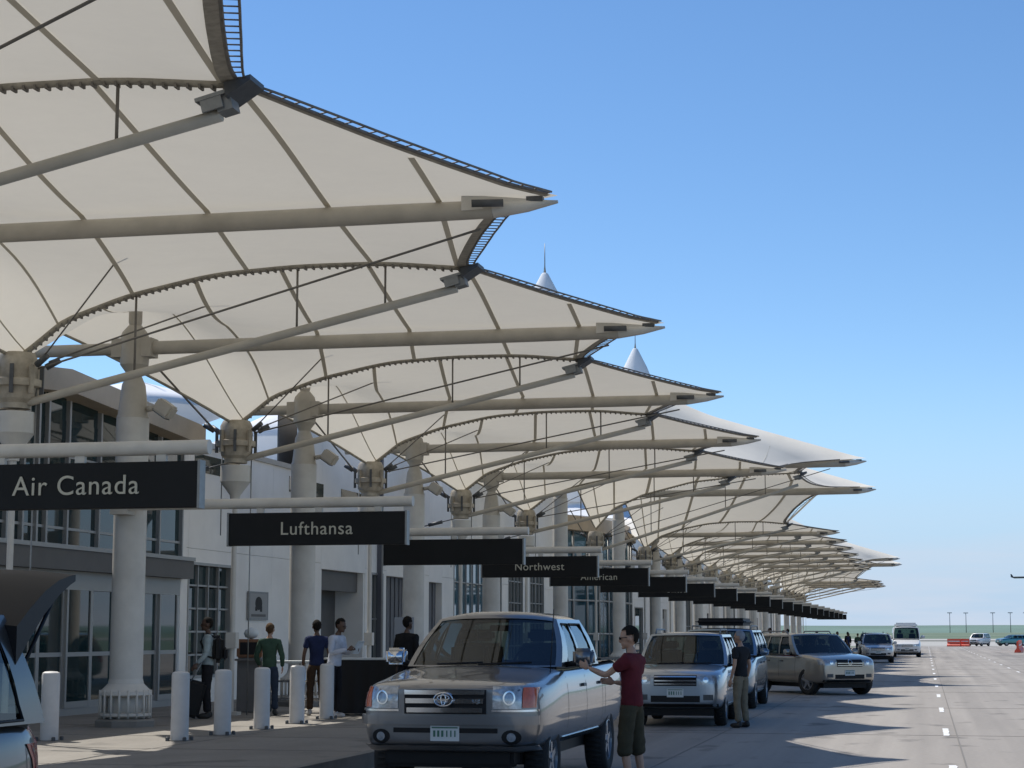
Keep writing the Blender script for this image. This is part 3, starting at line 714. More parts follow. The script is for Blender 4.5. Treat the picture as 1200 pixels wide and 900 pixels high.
# ------------------------------------------------------------------ terminal tent roof behind
def tent(y0, peak, label, zb=9.6):
    root = thing('tent_roof', label, 'tent roof', (-36, y0, 0), 0, 'white tent roofs behind the terminal front')
    n = 44; P = []
    for i in range(n + 1):
        row = []
        for j in range(31):
            x = lerp(-22, 17, i / n); y = lerp(-9.1, 9.1, j / 30); rx = x - 6; r = math.hypot(rx, y)
            valley = 1 - (abs(y) / 9.1) ** 1.6
            edge = max(0, 1 - (abs(x + 2) / 21) ** 2)
            z = zb + edge * (1.6 + 1.8 * valley) + (peak - zb - 3.4) * math.exp(-r / (.9 + .12 * peak)) * (edge * valley if r > 1 else 1)
            row.append(Vector((x, y, z)))
        P.append(row)
    bm = bmesh.new(); grid(bm, P); newobj('membrane', bm, M_tent, root, smooth=True)
    bm = L([(min(8.5, (peak - zb) * .55), zb + 2.2), (min(5.5, (peak - zb) * .33), lerp(zb + 2.5, peak, .28)), (3.6, lerp(zb + 2.5, peak, .56)), (2.3, lerp(zb + 2.5, peak, .77)), (1.3, lerp(zb + 2.5, peak, .90)), (.7, lerp(zb + 2.5, peak, .96)), (.30, peak), (.2, peak + .1)], 32); bmesh.ops.translate(bm, verts=bm.verts[:], vec=(6, 0, 0)); newobj('peak_cone', bm, M_tent, root, smooth=True)
    newobj('mast_tip', T([(6, 0, peak), (6, 0, peak + .7), (6, 0, peak + 2.6)], [.12, .05, .025], 8), M_galv, root)
    newobj('ridge_cable', T([(-22, -9.1, zb), (-2, -9.1, zb + 1.6), (17, -9.1, zb)], .06, 6), M_galv, root)
    return root
for i, (y, pk) in enumerate(((50, 11), (68.2, 11.5), (86.4, 12.5), (104.6, 13), (122.8, 13.5), (150, 31.2), (175, 19), (200, 32.3), (223, 20))):
    tent(y, pk, zb=6.3 if i < 5 else 9.6, label=['low white tent roof glimpsed above the glass pavilion', 'low white tent roof seen between the front columns', 'white tent roof seen left of the rounded glass pavilion', 'white tent roof glimpsed above the rounded glass pavilion', 'white tent roof hidden low behind the kerb canopies',
                 'tall white tent peak with a thin spire standing left above the canopies', 'low white tent roof between the two tall peaks', 'second tall white tent peak, just showing over the canopy edge', 'farthest low white tent roof'][i])
hall = thing('terminal_hall', 'pale terminal hall carrying the white tent roofs behind the front wall', 'building', (-37, 140, 0))
newobj('wall', BX(-16, 16.5, -98, -9, .2, 6.15), M_wall, hall); newobj('wall', BX(-16, 16.5, -8.9, 90, .2, 9.4), M_wall, hall)

# ------------------------------------------------------------------ bollards and kerbside furniture
bol = None
for i, (x, y) in enumerate(((-12.39, 25.44), (-10.55, 25.83), (-10.50, 27.4), (-10.52, 29.2), (-10.57, 31.1), (-10.62, 32.9))):
    lb = ['white bollard standing apart at the left beside the open tailgate', 'white bollard nearest the thick column at the glass doors', 'white bollard in front of the person with the backpack', 'white bollard in front of the green shirted person', 'white bollard between the green shirt and the navy shirt', 'white bollard nearest the pickup, beside the white shirted man'][i]
    if bol is None:
        bol = thing('bollard', lb, 'bollard', (x, y, .2), 0, 'white bollards on the sidewalk')
        newobj('post', L([(.128, 0), (.130, .02), (.130, .93), (.122, .965), (.09, .985), (.02, .99)], 28), M_bol, bol, ang=35)
        bf = None
        for k in range(4):
            an = R(45 + 90 * k)
            if bf is None: bf = newobj('base_bolt', L([(.03, 0), (.03, .05), (.02, .06)], 8), M_dark, bol); b = bf
            else: b = newobj('base_bolt', None, None, bol, me=bf.data)
            b.location = (.185 * math.cos(an), .185 * math.sin(an), 0)
        newobj('base_plate', L([(.16, 0), (.16, .012)], 24), M_kerb, bol)
    else: dup(bol, (x, y, .2), label=lb)
# hanging picture sign on the wall
ps = thing('wall_poster', 'square grey poster with a dark emblem hung on the white wall', 'poster', (FX + .02, 43.35, 2.05))
newobj('backing', BX(0, .03, -.7, .7, 0, .68), M_galv, ps); newobj('paper', BX(.03, .035, -.6, .6, .05, .63), mat('poster_grey', (.34, .34, .33), .7), ps)
bm = bmesh.new(); lathe(bm, [(.16, 0), (.16, .004)], 20); bmesh.ops.transform(bm, matrix=Matrix.Translation((.035, 0, .4)) @ Matrix.Rotation(R(90), 4, 'Y') @ Matrix.Diagonal((1, 1.5, 1, 1)), verts=bm.verts[:])
box(bm, .035, .04, -.24, -.1, .22, .32); box(bm, .035, .04, .1, .24, .2, .34); newobj('emblem', bm, M_black, ps); newobj('caption_bar', BX(.035, .039, -.5, .5, .08, .14), M_fasc, ps)
# kiosk
kk = thing('check_in_kiosk', 'grey self service kiosk with a brown top panel beside the green shirted person', 'kiosk', (-13.0, 35.4, .2), R(10))
newobj('cabinet', bbox_b(-.24, .24, -.18, .2, 0, 1.06, .02), M_wood, kk, ang=30); newobj('top_panel', bbox_b(-.25, .25, -.2, .16, 1.06, 1.42, .02), M_brown, kk, ang=30)
newobj('screen', BX(-.18, .18, -.215, -.202, 1.12, 1.36), M_black, kk); newobj('shelf', bbox_b(-.27, .27, -.32, -.2, 1.0, 1.04, .008), M_wood, kk)
newobj('lamp_globe', L([(.02, 1.42), (.12, 1.46), (.15, 1.53), (.12, 1.6), (.02, 1.64)], 16), M_plate, kk, smooth=True)
# luggage trolley frame / rail table
lt = thing('luggage_trolley', 'chrome luggage trolley with white deck behind the fourth bollard', 'trolley', (-12.0, 35.6, .2), R(8))
newobj('deck', bbox_b(-.75, .75, -.3, .3, .95, 1.0, .012), M_plate, lt)
for x in (-.68, 0, .68):
    for y in (-.25, .25): newobj('leg', T([(x, y, .1), (x, y, .96)], .02, 6), M_chrome, lt)
for z in (.25, .6): newobj('rail', T([(-.68, -.25, z), (.68, -.25, z), (.68, .25, z), (-.68, .25, z)], .015, 6), M_chrome, lt)
for x in (-.68, .68):
    for y in (-.25, .25): bm = L([(.06, -.02), (.06, .02)], 12); bmesh.ops.transform(bm, matrix=Matrix.Translation((x, y, .06)) @ Matrix.Rotation(R(90), 4, 'Y'), verts=bm.verts[:]); newobj('wheel', bm, M_rub, lt)
# draped counter
dc = thing('draped_counter', 'long counter under a black cloth in front of the white shirted man', 'counter', (-10.35, 34.7, .2), R(4))
newobj('top', bbox_b(-.85, 1.25, -.34, .34, 1.03, 1.07, .01), M_plate, dc)
bm = bmesh.new(); P = []
for i in range(97):
    u = i / 96 * 5.52; ph = math.sin(i * 1.3) * .018
    def pos(u):
        a, b = 2.06, .68
        for (x0, y0, dx, dy, ln) in ((-.83, -.33, 1, 0, a), (1.23, -.33, 0, 1, b), (1.23, .33, -1, 0, a), (-.83, .33, 0, -1, b)):
            if u <= ln: return Vector((x0 + dx * u, y0 + dy * u, 0)), Vector((dy, -dx, 0))
            u -= ln
        return Vector((-.83, -.33, 0)), Vector((-1, 0, 0))
    p, nn = pos(u); P.append([p + nn * (.01 + ph * t) + Vector((0, 0, 1.035 - t * 1.0)) for t in (0, .3, .7, 1)])
grid(bm, P); newobj('cloth', bm, M_black, dc, smooth=True)
nb = thing('notice_stand', 'pale notice board on a thin stand behind the black draped counter', 'notice board', (-10.1, 36.2, .2))
newobj('board', bbox_b(-.2, .2, -.015, .015, 1.15, 1.85, .006), mat('notice_board', (.3, .32, .35), .6), nb); newobj('stand', T([(0, 0, 0), (0, 0, 1.2)], .02, 8), M_dark, nb); newobj('foot', L([(.18, 0), (.16, .03)], 16), M_dark, nb)

# ------------------------------------------------------------------ vehicles
def bvh_of(o):
    bm = bmesh.new(); bm.from_mesh(o.data); t = BVHTree.FromBMesh(bm); bm.free(); return t
def conform(name, bvh, m, parent, rows, direction, off=.006, rim=True):
    """rows: grid of (a, z): for direction 'front'/'rear' a = x; for 'left'/'right' a = y. Builds a raised patch on the body."""
    dv = {'front': Vector((0, 1, 0)), 'rear': Vector((0, -1, 0)), 'right': Vector((-1, 0, 0)), 'left': Vector((1, 0, 0))}[direction]
    P = []
    for row in rows:
        pr = []
        for a, z in row:
            o = Vector((a, 0, z)) - dv * 12 if direction in ('front', 'rear') else Vector((0, a, z)) - dv * 12
            h = bvh.ray_cast(o, dv)
            if h[0] is None: pr.append(None)
            else: pr.append(h[0] + h[1] * (off if h[1].dot(dv) < 0 else -off) + h[1] * 0)
        P.append(pr)
    bm = bmesh.new(); V = grid(bm, P)
    if not bm.faces: bm.free(); return None
    if rim:
        be = [e for e in bm.edges if len(e.link_faces) == 1]
        ex = bmesh.ops.extrude_edge_only(bm, edges=be); vs = [g for g in ex['geom'] if isinstance(g, bmesh.types.BMVert)]
        bmesh.ops.translate(bm, verts=vs, vec=dv * (off + .02))
    bmesh.ops.delete(bm, geom=[v for v in bm.verts if not v.link_faces], context='VERTS')
    bmesh.ops.recalc_face_normals(bm, faces=bm.faces[:])
    return newobj(name, bm, m, parent, ang=40)
def rect(a0, a1, z0, z1, n=6, m=2, skew=0):
    return [[(lerp(a0, a1, i / n) + skew * j / m, lerp(z0, z1, j / m)) for i in range(n + 1)] for j in range(m + 1)]
def car_body(name, st, pm, root, wheels, rad, arch=1.13, bed=None):
    bm = bmesh.new(); rings = []
    prof = [(.80, 0, 0), (.95, .05, 0), (1.0, .30, 0), (1.0, .62, 0), (.975, .86, 0), (.93, .97, 0), (.80, 1.0, .25), (.42, 1.0, .8), (0, 1.0, 1.0)]
    for (y, z0, z1, w_, cr) in st:
        pts = [Vector((w_ * a, y, lerp(z0, z1, b) + cr * c)) for a, b, c in prof]
        full = [bm.verts.new(p) for p in pts] + [bm.verts.new((-p.x, p.y, p.z)) for p in pts[-2::-1]]
        rings.append(full)
    for a, b in zip(rings, rings[1:]):
        for k in range(len(a) - 1): bm.faces.new((a[k], a[k + 1], b[k + 1], b[k]))
        bm.faces.new((a[-1], a[0], b[0], b[-1]))
    for rg, fl_ in ((rings[0], 1), (rings[-1], 0)):
        n = len(rg)
        for k in range(n // 2):
            q = (rg[k], rg[k + 1], rg[n - 2 - k], rg[n - 1 - k])
            if len(set(q)) == 4: bm.faces.new(q if fl_ else q[::-1])
            elif len(set(q)) == 3:
                qq = []; [qq.append(v) for v in q if v not in qq]; bm.faces.new(qq if fl_ else qq[::-1])
    bmesh.ops.recalc_face_normals(bm, faces=bm.faces[:])
    o = newobj(name, bm, [pm, M_black], root)
    sm_ = o.modifiers.new('s', 'SUBSURF'); sm_.levels = 2; sm_.render_levels = 2; bake(o)
    cb = bmesh.new()
    for wy in wheels:
        for sx in (-1, 1):
            W = max(s_[3] for s_ in st)
            n = 28; ra = rad * arch
            a = [cb.verts.new((sx * (W + .2), wy + math.cos(2 * math.pi * k / n) * ra, rad * 1.02 + math.sin(2 * math.pi * k / n) * ra)) for k in range(n)]
            b = [cb.verts.new((sx * (W - .34), v.co.y, v.co.z)) for v in a]
            for k in range(n): cb.faces.new((a[k], a[(k + 1) % n], b[(k + 1) % n], b[k]))
            cb.faces.new(a[::-1]); cb.faces.new(b)
    if bed: box(cb, *bed)
    bmesh.ops.recalc_face_normals(cb, faces=cb.faces[:])
    for f in cb.faces: f.material_index = 1
    c = newobj('cutter', cb, [pm, M_black])
    bo = o.modifiers.new('b', 'BOOLEAN'); bo.operation = 'DIFFERENCE'; bo.object = c; bo.solver = 'EXACT'; bake(o)
    bpy.data.objects.remove(c)
    bm = bmesh.new(); bm.from_mesh(o.data); bm.normal_update()
    for f in bm.faces: f.smooth = True
    for e in bm.edges:
        if len(e.link_faces) == 2: e.smooth = e.calc_face_angle(0) < R(38) and e.link_faces[0].material_index == e.link_faces[1].material_index
    bm.to_mesh(o.data); bm.free()
    return o
def cabin(root, pm, zb, zr, wb, wr, yA, yAt, yD, yDt, segs, roofcr=.05, wsbow=.16, rear=True, rails=False):
    """segs: list of (b0, b1, t0, t1) side windows, y at belt and roof"""
    NR = 5
    def side(yb, yt, t, sx): return Vector((sx * (lerp(wb, wr, t) + .035 * math.sin(math.pi * t) ** 1), lerp(yb, yt, t), lerp(zb, zr, t)))
    bm = bmesh.new()
    cuts = [(yA, yAt)]
    for s_ in segs: cuts += [(s_[0], s_[2]), (s_[1], s_[3])]
    cuts.append((yD, yDt)); panes = []
    T1 = .90
    for sx in (-1, 1):
        for i, (c0_, c1_) in enumerate(zip(cuts, cuts[1:])):
            if i % 2 == 0: grid(bm, [[side(lerp(c0_[0], c1_[0], u), lerp(c0_[1], c1_[1], u), t / NR, sx) for t in range(NR + 1)] for u in (0, .5, 1)])
            else:
                grid(bm, [[side(lerp(c0_[0], c1_[0], u), lerp(c0_[1], c1_[1], u), lerp(T1, 1, t), sx) for t in (0, 1)] for u in (0, .5, 1)])
                grid(bm, [[side(lerp(c0_[0], c1_[0], u), lerp(c0_[1], c1_[1], u), lerp(0, .05, t), sx) for t in (0, 1)] for u in (0, .5, 1)])
                pb = bmesh.new(); grid(pb, [[side(lerp(c0_[0], c1_[0], u), lerp(c0_[1], c1_[1], u), lerp(.03, T1 + .02, t / 4), sx) - Vector((sx * .014, 0, 0)) for t in range(5)] for u in (-.03, .33, .66, 1.03)])
                bmesh.ops.recalc_face_normals(pb, faces=pb.faces[:]); newobj('side_window', pb, M_cglass, root, smooth=True)
                # black frame
                loop = [side(lerp(c0_[0], c1_[0], u), lerp(c0_[1], c1_[1], u), t, sx) + Vector((sx * .002, 0, 0)) for u, t in ((0, .04), (1, .04), (1, T1), (0, T1), (0, .04))]
                newobj('window_seal', T(loop, .012, 6), M_black, root)
    def cross(t, yb, yt, u, bow, end):
        # u -1..1 across; end -1 front, +1 rear
        p = side(yb, yt, t, 1); return Vector((p.x * u, p.y + end * (bow) * (1 - u * u), p.z + (roofcr * (1 - u * u) if t == 1 else 0)))
    U = [i / 6 - 1 for i in range(13)]
    n = 10
    roof = []
    for j in range(n + 1):
        y = lerp(yAt, yDt, j / n); row = []
        for u in U:
            e = 1 - u * u; yy = y - (wsbow * .6 * e if j == 0 else 0) + (.06 * e if j == n else 0)
            row.append(Vector((wr * u, yy, zr + roofcr * (1 - abs(u) ** 3) * (.55 if j in (0, n) else 1))))
        roof.append(row)
    grid(bm, roof)
    # front header and cowl strips, A pillars around windshield
    def front(t, u, dz=0):
        p = side(yA, yAt, t, 1); e = 1 - u * u
        return Vector((p.x * u, p.y - lerp(wsbow, wsbow * .6, t) * e, p.z + (roofcr * .55 * (1 - abs(u) ** 3)) * t ** 3 + dz))
    grid(bm, [[front(t, u) for u in U] for t in (.94, 1)]); grid(bm, [[front(t, u) for u in U] for t in (0, .03)])
    for sg in (-1, 1): grid(bm, [[front(t / NR, sg * u) for t in range(NR + 1)] for u in (.925, 1)])
    wsm = bmesh.new(); grid(wsm, [[front(lerp(.02, .95, t / 5), u * .935) + Vector((0, .010, -.004)) for u in U] for t in range(6)]); bmesh.ops.recalc_face_normals(wsm, faces=wsm.faces[:]); newobj('windscreen', wsm, M_cglass, root, smooth=True)
    def back(t, u):
        p = side(yD, yDt, t, 1); e = 1 - u * u; return Vector((p.x * u, p.y + .06 * e, p.z + (roofcr * .55 * (1 - abs(u) ** 3)) * t ** 3))
    grid(bm, [[back(t, u) for u in U] for t in (.88, 1)]); grid(bm, [[back(t, u) for u in U] for t in (0, .08)])
    for sg in (-1, 1): grid(bm, [[back(t / NR, sg * u) for t in range(NR + 1)] for u in (.86, 1)])
    if rear:
        rw = bmesh.new(); grid(rw, [[back(lerp(.06, .9, t / 4), u * .88) - Vector((0, .012, 0)) for u in U] for t in range(5)]); newobj('rear_window', rw, M_cglass, root, smooth=True)
    bmesh.ops.remove_doubles(bm, verts=bm.verts[:], dist=.002); bmesh.ops.recalc_face_normals(bm, faces=bm.faces[:])
    newobj('cabin_frame', bm, pm, root, ang=32)
    newobj('interior_floor', BX(-wb + .07, wb - .07, yA + .05, yD - .1, zb - .10, zb + .012), M_black, root)
    newobj('dashboard', bbox_b(-wb + .1, wb - .1, yA + .02, yA + .42, zb, zb + .06, .02), M_black, root)
    for yy in ([yA + .95] + ([yA + 1.75] if yD - yA > 2.2 else [])):
        for sg in (-1, 1):
            st_ = newobj('seat', bbox_b(sg * wb * .46 - .23, sg * wb * .46 + .23, yy, yy + .12, zb - .05, zb + (zr - zb) * .48, .05, 3), M_seat, root, ang=40); newobj('headrest', bbox_b(sg * wb * .46 - .12, sg * wb * .46 + .12, yy + .02, yy + .11, zb + (zr - zb) * .52, zb + (zr - zb) * .78, .035, 3), M_seat, st_, ang=40)
    newobj('steering_wheel', T([(wb * .46 + math.cos(i * math.pi / 8) * .18, yA + .55 + math.sin(i * math.pi / 8) * .06, zb + .05 + math.sin(i * math.pi / 8) * .16) for i in range(17)], .014, 6), M_black, root)
    newobj('wiper', T([(-wb * .55, yA - wsbow * .75 - .02, zb + .03), (wb * .05, yA - wsbow - .0, zb + .05)], .012, 5), M_black, root); newobj('wiper', T([(wb * .0, yA - wsbow - .03, zb + .03), (wb * .65, yA - wsbow * .55, zb + .05)], .012, 5), M_black, root)
    if rails:
        for sg in (-1, 1): newobj('roof_rail', T([(sg * (wr - .06), yAt + .3, zr + .02), (sg * (wr - .06), yAt + .4, zr + .1), (sg * (wr - .06), yDt - .3, zr + .1), (sg * (wr - .06), yDt - .2, zr + .02)], .018, 6), M_galv, root)
WH = {}
def wheel(root, x, y, rad, wd=.24, spokes=6, turn=0, key=''):
    k = (rad, wd, spokes, x > 0)
    if k not in WH:
        n = 32; pr = [(rad * .63, -wd * .42), (rad * .80, -wd * .5), (rad * .94, -wd * .47), (rad, -wd * .30), (rad, wd * .30), (rad * .94, wd * .47), (rad * .80, wd * .5), (rad * .63, wd * .42)]
        ty = bmesh.new(); prev = None
        for r_, xx in pr:
            rg = [ty.verts.new((xx, math.cos(2 * math.pi * i / n) * r_, math.sin(2 * math.pi * i / n) * r_)) for i in range(n)]
            if prev:
                for q in range(n): ty.faces.new((prev[q], prev[(q + 1) % n], rg[(q + 1) % n], rg[q]))
            prev = rg
        for i in range(40):      # tread blocks
            a = 2 * math.pi * i / 40; box(ty, -wd * .3, wd * .3, -.016, .016, -.004, .006, M=Matrix.Rotation(a, 4, 'X') @ Matrix.Translation((0, 0, rad)))
        bmesh.ops.recalc_face_normals(ty, faces=ty.faces[:])
        tmp = bpy.data.meshes.new('tyre'); [setattr(f, 'smooth', True) for f in ty.faces]; ty.to_mesh(tmp); ty.free(); tmp.materials.append(M_rub)
        sg = 1 if x > 0 else -1; rm = bmesh.new(); rr = rad * .64
        for r0_, r1_, x0_, x1_ in ((rr, rr * .93, wd * .42, wd * .44), (rr * .93, rr * .90, wd * .44, wd * .1)):
            A = [rm.verts.new((sg * x0_, math.cos(2 * math.pi * i / n) * r0_, math.sin(2 * math.pi * i / n) * r0_)) for i in range(n)]; B_ = [rm.verts.new((sg * x1_, math.cos(2 * math.pi * i / n) * r1_, math.sin(2 * math.pi * i / n) * r1_)) for i in range(n)]
            for q in range(n): rm.faces.new((A[q], A[(q + 1) % n], B_[(q + 1) % n], B_[q]))
        for i in range(spokes):
            a = 2 * math.pi * i / spokes; Mx = Matrix.Rotation(a, 4, 'X')
            vs = [rm.verts.new(Mx @ Vector((sg * xx, yy, zz))) for xx in (wd * .22, wd * .38) for yy, zz in ((-rr * .17, rr * .1), (rr * .17, rr * .1), (rr * .11, rr * .92), (-rr * .11, rr * .92))]
            for f in ((0, 1, 2, 3), (4, 5, 6, 7), (0, 1, 5, 4), (1, 2, 6, 5), (2, 3, 7, 6), (3, 0, 4, 7)): rm.faces.new([vs[j] for j in f])
        hub = [rm.verts.new((sg * wd * .42, math.cos(2 * math.pi * i / 16) * rr * .2, math.sin(2 * math.pi * i / 16) * rr * .2)) for i in range(16)]; hb = [rm.verts.new((sg * wd * .2, v.co.y * 1.2, v.co.z * 1.2)) for v in hub]
        rm.faces.new(hub)
        for q in range(16): rm.faces.new((hub[q], hub[(q + 1) % 16], hb[(q + 1) % 16], hb[q]))
        bmesh.ops.recalc_face_normals(rm, faces=rm.faces[:]); m2 = bpy.data.meshes.new('rim'); rm.to_mesh(m2); rm.free(); m2.materials.append(M_rim)
        dk = bmesh.new(); c = [dk.verts.new((sg * wd * .08, math.cos(2 * math.pi * i / 24) * rr * .92, math.sin(2 * math.pi * i / 24) * rr * .92)) for i in range(24)]; dk.faces.new(c); m3 = bpy.data.meshes.new('brake_disc'); dk.to_mesh(m3); dk.free(); m3.materials.append(M_dark)
        WH[k] = (tmp, m2, m3)
    t, r_, d_ = WH[k]
    o = newobj('wheel', None, None, root, me=t); o.location = (x, y, rad); o.rotation_euler = (0, 0, turn)
    a = newobj('rim', None, None, o, me=r_); b = newobj('brake_disc', None, None, o, me=d_)
    return o
def mirror(root, pm, sx, wb, y, z, s_=1.0, m=None):
    c = Vector((sx * (wb + .17 * s_), y, z + .08 * s_))
    bm = bbox_b(-.11 * s_, .11 * s_, -.07 * s_, .07 * s_, -.09 * s_, .09 * s_, .035 * s_, 3); bmesh.ops.translate(bm, verts=bm.verts[:], vec=c)
    o = newobj('wing_mirror', bm, m or pm, root, ang=35)
    newobj('mirror_arm', T([(sx * (wb - .03), y + .02, z), c - Vector((sx * .05, 0, .06 * s_))], .03 * s_, 8), M_black, o)
    newobj('mirror_glass', BX(c.x - .09 * s_, c.x + .09 * s_, c.y + .071 * s_, c.y + .075 * s_, c.z - .07 * s_, c.z + .07 * s_), M_chrome, o)
def flat_ring(name, m, root, y, z, rx, rz_, rad=.009, n=28):
    return newobj(name, T([(math.cos(2 * math.pi * i / n) * rx, y, z + math.sin(2 * math.pi * i / n) * rz_) for i in range(n + 1)], rad, 6), m, root, smooth=True)
def side_lines(bvh, root, ys, z0, z1, rock=None, handles=(), hz=.9, hm=None):
    for d in ('left', 'right'):
        sx = -1 if d == 'left' else 1
        for y in ys: conform('door_gap', bvh, M_black, root, rect(y - .006, y + .006, z0, z1, 1, 8), d, .0015, rim=False)
        for (a, b) in handles: conform('door_handle', bvh, hm or M_dark, root, rect(a, b, hz, hz + .035, 3, 1), d, .028)
        if rock: conform('side_molding', bvh, rock[2], root, rect(rock[0], rock[1], rock[3], rock[4], 8, 1), d, .012)
def plate_(bvh, root, z, dirn='front', x=0, wd=.155):
    o = conform('licence_plate', bvh, M_plate, root, rect(x - wd, x + wd, z - .078, z + .078, 3, 2), dirn, .012)
    if o:
        for q in range(6): conform('plate_lettering', bvh, M_plg, root, rect(x - wd * .8 + q * wd * .28 + (.01 if q > 2 else 0), x - wd * .8 + q * wd * .28 + wd * .16, z - .035, z + .03, 1, 1), dirn, .0145, rim=False)
        conform('plate_band', bvh, M_plg, root, rect(x - wd * .9, x + wd * .9, z + .052, z + .066, 4, 1), dirn, .0145, rim=False)
def ellipse_ring(name, bvh, m, parent, cx_, cz, rx, rz, wd, dirn='front', n=20, off=.02):
    rows = [[(cx_ + math.cos(2 * math.pi * i / n) * (rx + k), cz + math.sin(2 * math.pi * i / n) * (rz + k)) for i in range(n + 1)] for k in (-wd, wd)]
    return conform(name, bvh, m, parent, rows, dirn, off)

# --- silver-brown crew cab pickup
def pickup():
    pm = paint('pickup_paint', (0.20, 0.202, 0.208), .78, .30)
    root = thing('pickup_truck', 'silver brown crew cab pickup truck facing the camera at the kerb', 'pickup truck', (-4.93, 19.3, 0), R(-.2))
    st = [(-.02, .60, 1.16, .66, .00), (.03, .56, 1.185, .82, .01), (.14, .52, 1.205, .915, .02), (.36, .50, 1.225, .975, .035), (.8, .50, 1.25, .995, .045), (1.25, .50, 1.31, .995, .06), (1.62, .50, 1.35, .99, .045), (2.2, .50, 1.345, .99, .0), (3.4, .50, 1.36, .99, 0), (4.12, .50, 1.38, .985, 0), (5.0, .52, 1.40, .98, 0), (5.6, .54, 1.40, .965, 0), (5.74, .6, 1.40, .93, 0), (5.76, .65, 1.39, .9, 0)]
    b = car_body('body', st, pm, root, (1.0, 4.58), .405, 1.16, bed=(-.80, .80, 4.22, 5.62, .95, 1.8)); bv = bvh_of(b)
    cabin(root, pm, 1.36, 1.90, .90, .70, 1.74, 2.46, 4.14, 3.90, [(2.12, 2.86, 2.60, 2.92), (2.98, 3.88, 3.03, 3.70)], roofcr=.09, wsbow=.26)
    # front end
    conform('grille_surround', bv, M_black, root, rect(-.44, .44, .90, 1.15, 16, 4), 'front', .012)
    for i, (z0, z1) in enumerate(((1.10, 1.145), (1.01, 1.06), (.915, .965))): conform('grille_bar', bv, M_chrome, root, rect(-.43 + .012 * i, .43 - .012 * i, z0, z1, 16, 2), 'front', .045)
    for rx, rz_, dz in ((.10, .068, 0), (.062, .026, .018), (.026, .058, 0)): flat_ring('emblem', M_chrome, root, -.095, 1.05 + dz, rx, rz_)
    for sg in (-1, 1):
        conform('headlight', bv, M_lamp, root, [[(sg * lerp(.51, .80, u / 5), lerp(.955, 1.175 - .0 * u, v / 3)) for u in range(6)] for v in range(4)], 'front', .016)
        ellipse_ring('headlight_ring', bv, M_chrome, root, sg * .68, 1.065, .055, .065, .008, off=.024)
        conform('indicator', bv, M_orange, root, [[(sg * lerp(.808, .915, u / 4), lerp(.965, 1.165, v / 3)) for u in range(5)] for v in range(4)], 'front', .014)
        conform('headlight_trim', bv, M_chrome, root, rect(sg * .50, sg * .93, .925, .945, 10, 1), 'front', .02)
        conform('fog_light_pocket', bv, M_black, root, [[(sg * .70 + math.cos(a * math.pi / 8) * .10 * k, .665 + math.sin(a * math.pi / 8) * .075 * k) for a in range(17)] for k in (.05, .6, 1)], 'front', .006)
        conform('fog_light', bv, M_lamp, root, [[(sg * .70 + math.cos(a * math.pi / 8) * .045 * k, .665 + math.sin(a * math.pi / 8) * .045 * k) for a in range(17)] for k in (.05, 1)], 'front', .012)
    conform('bumper_cover', bv, pm, root, rect(-.92, .92, .79, .885, 26, 3), 'front', .045); conform('bumper_cover', bv, pm, root, rect(-.90, .90, .555, .60, 26, 2), 'front', .05)
    conform('bumper_slot', bv, M_black, root, rect(-.56, .56, .705, .755, 14, 1), 'front', .008)
    plate_(bv, root, .70)
    cu = bpy.data.curves.new('badge', 'FONT'); cu.body = 'V8'; cu.size = .075; cu.extrude = .004; cu.align_x = 'CENTER'; cu.materials.append(M_chrome)
    t = bpy.data.objects.new('grille_badge', cu); COL.objects.link(t); t.parent = root; t.rotation_euler = (R(90), 0, 0); t.location = (.34, -.085, 1.0); bake_text(t)
    newobj('skid_plate', bbox_b(-.7, .7, .12, .5, .34, .56, .04), M_black, root); newobj('axle', T([(-.8, 1.0, .38), (.8, 1.0, .38)], .06, 8), M_black, root); newobj('axle', T([(-.8, 4.58, .4), (.8, 4.58, .4)], .07, 8), M_black, root)
    newobj('underbody', BX(-.7, .7, .5, 5.5, .36, .53), M_black, root)
    for sx in (-1, 1):
        mirror(root, pm, sx, .92, 2.0, 1.38, 1.1, m=M_chrome if sx < 0 else None)
        for y in (1.0, 4.58): wheel(root, sx * .83, y, .405, .27, 5)
    side_lines(bv, root, (1.70, 2.86, 3.97), .62, 1.34, rock=(1.55, 3.95, M_chrome, .545, .60), handles=((2.58, 2.76), (3.70, 3.88)), hz=1.12)
    for d in ('left', 'right'): conform('bed_gap', bv, M_black, root, rect(4.165, 4.185, .56, 1.375, 1, 8), d, .001, rim=False)
    bm = bmesh.new()
    for sx in (-1, 1): box(bm, sx * .86 - .06, sx * .86 + .06, 4.2, 5.68, 1.40, 1.425)
    newobj('bed_rail_cap', bm, M_black, root)
    conform('tail_light', bv, M_red, root, rect(.80, .92, .95, 1.3, 2, 3), 'rear', .01); conform('tail_light', bv, M_red, root, rect(-.92, -.80, .95, 1.3, 2, 3), 'rear', .01)
    newobj('rear_view_mirror', bbox_b(-.12, .12, 2.52, 2.55, 1.76, 1.83, .01), M_black, root)
    newobj('antenna', T([(.86, 1.28, 1.3), (.87, 1.45, 2.0)], .006, 4), M_black, root)
    return root
pk = pickup()

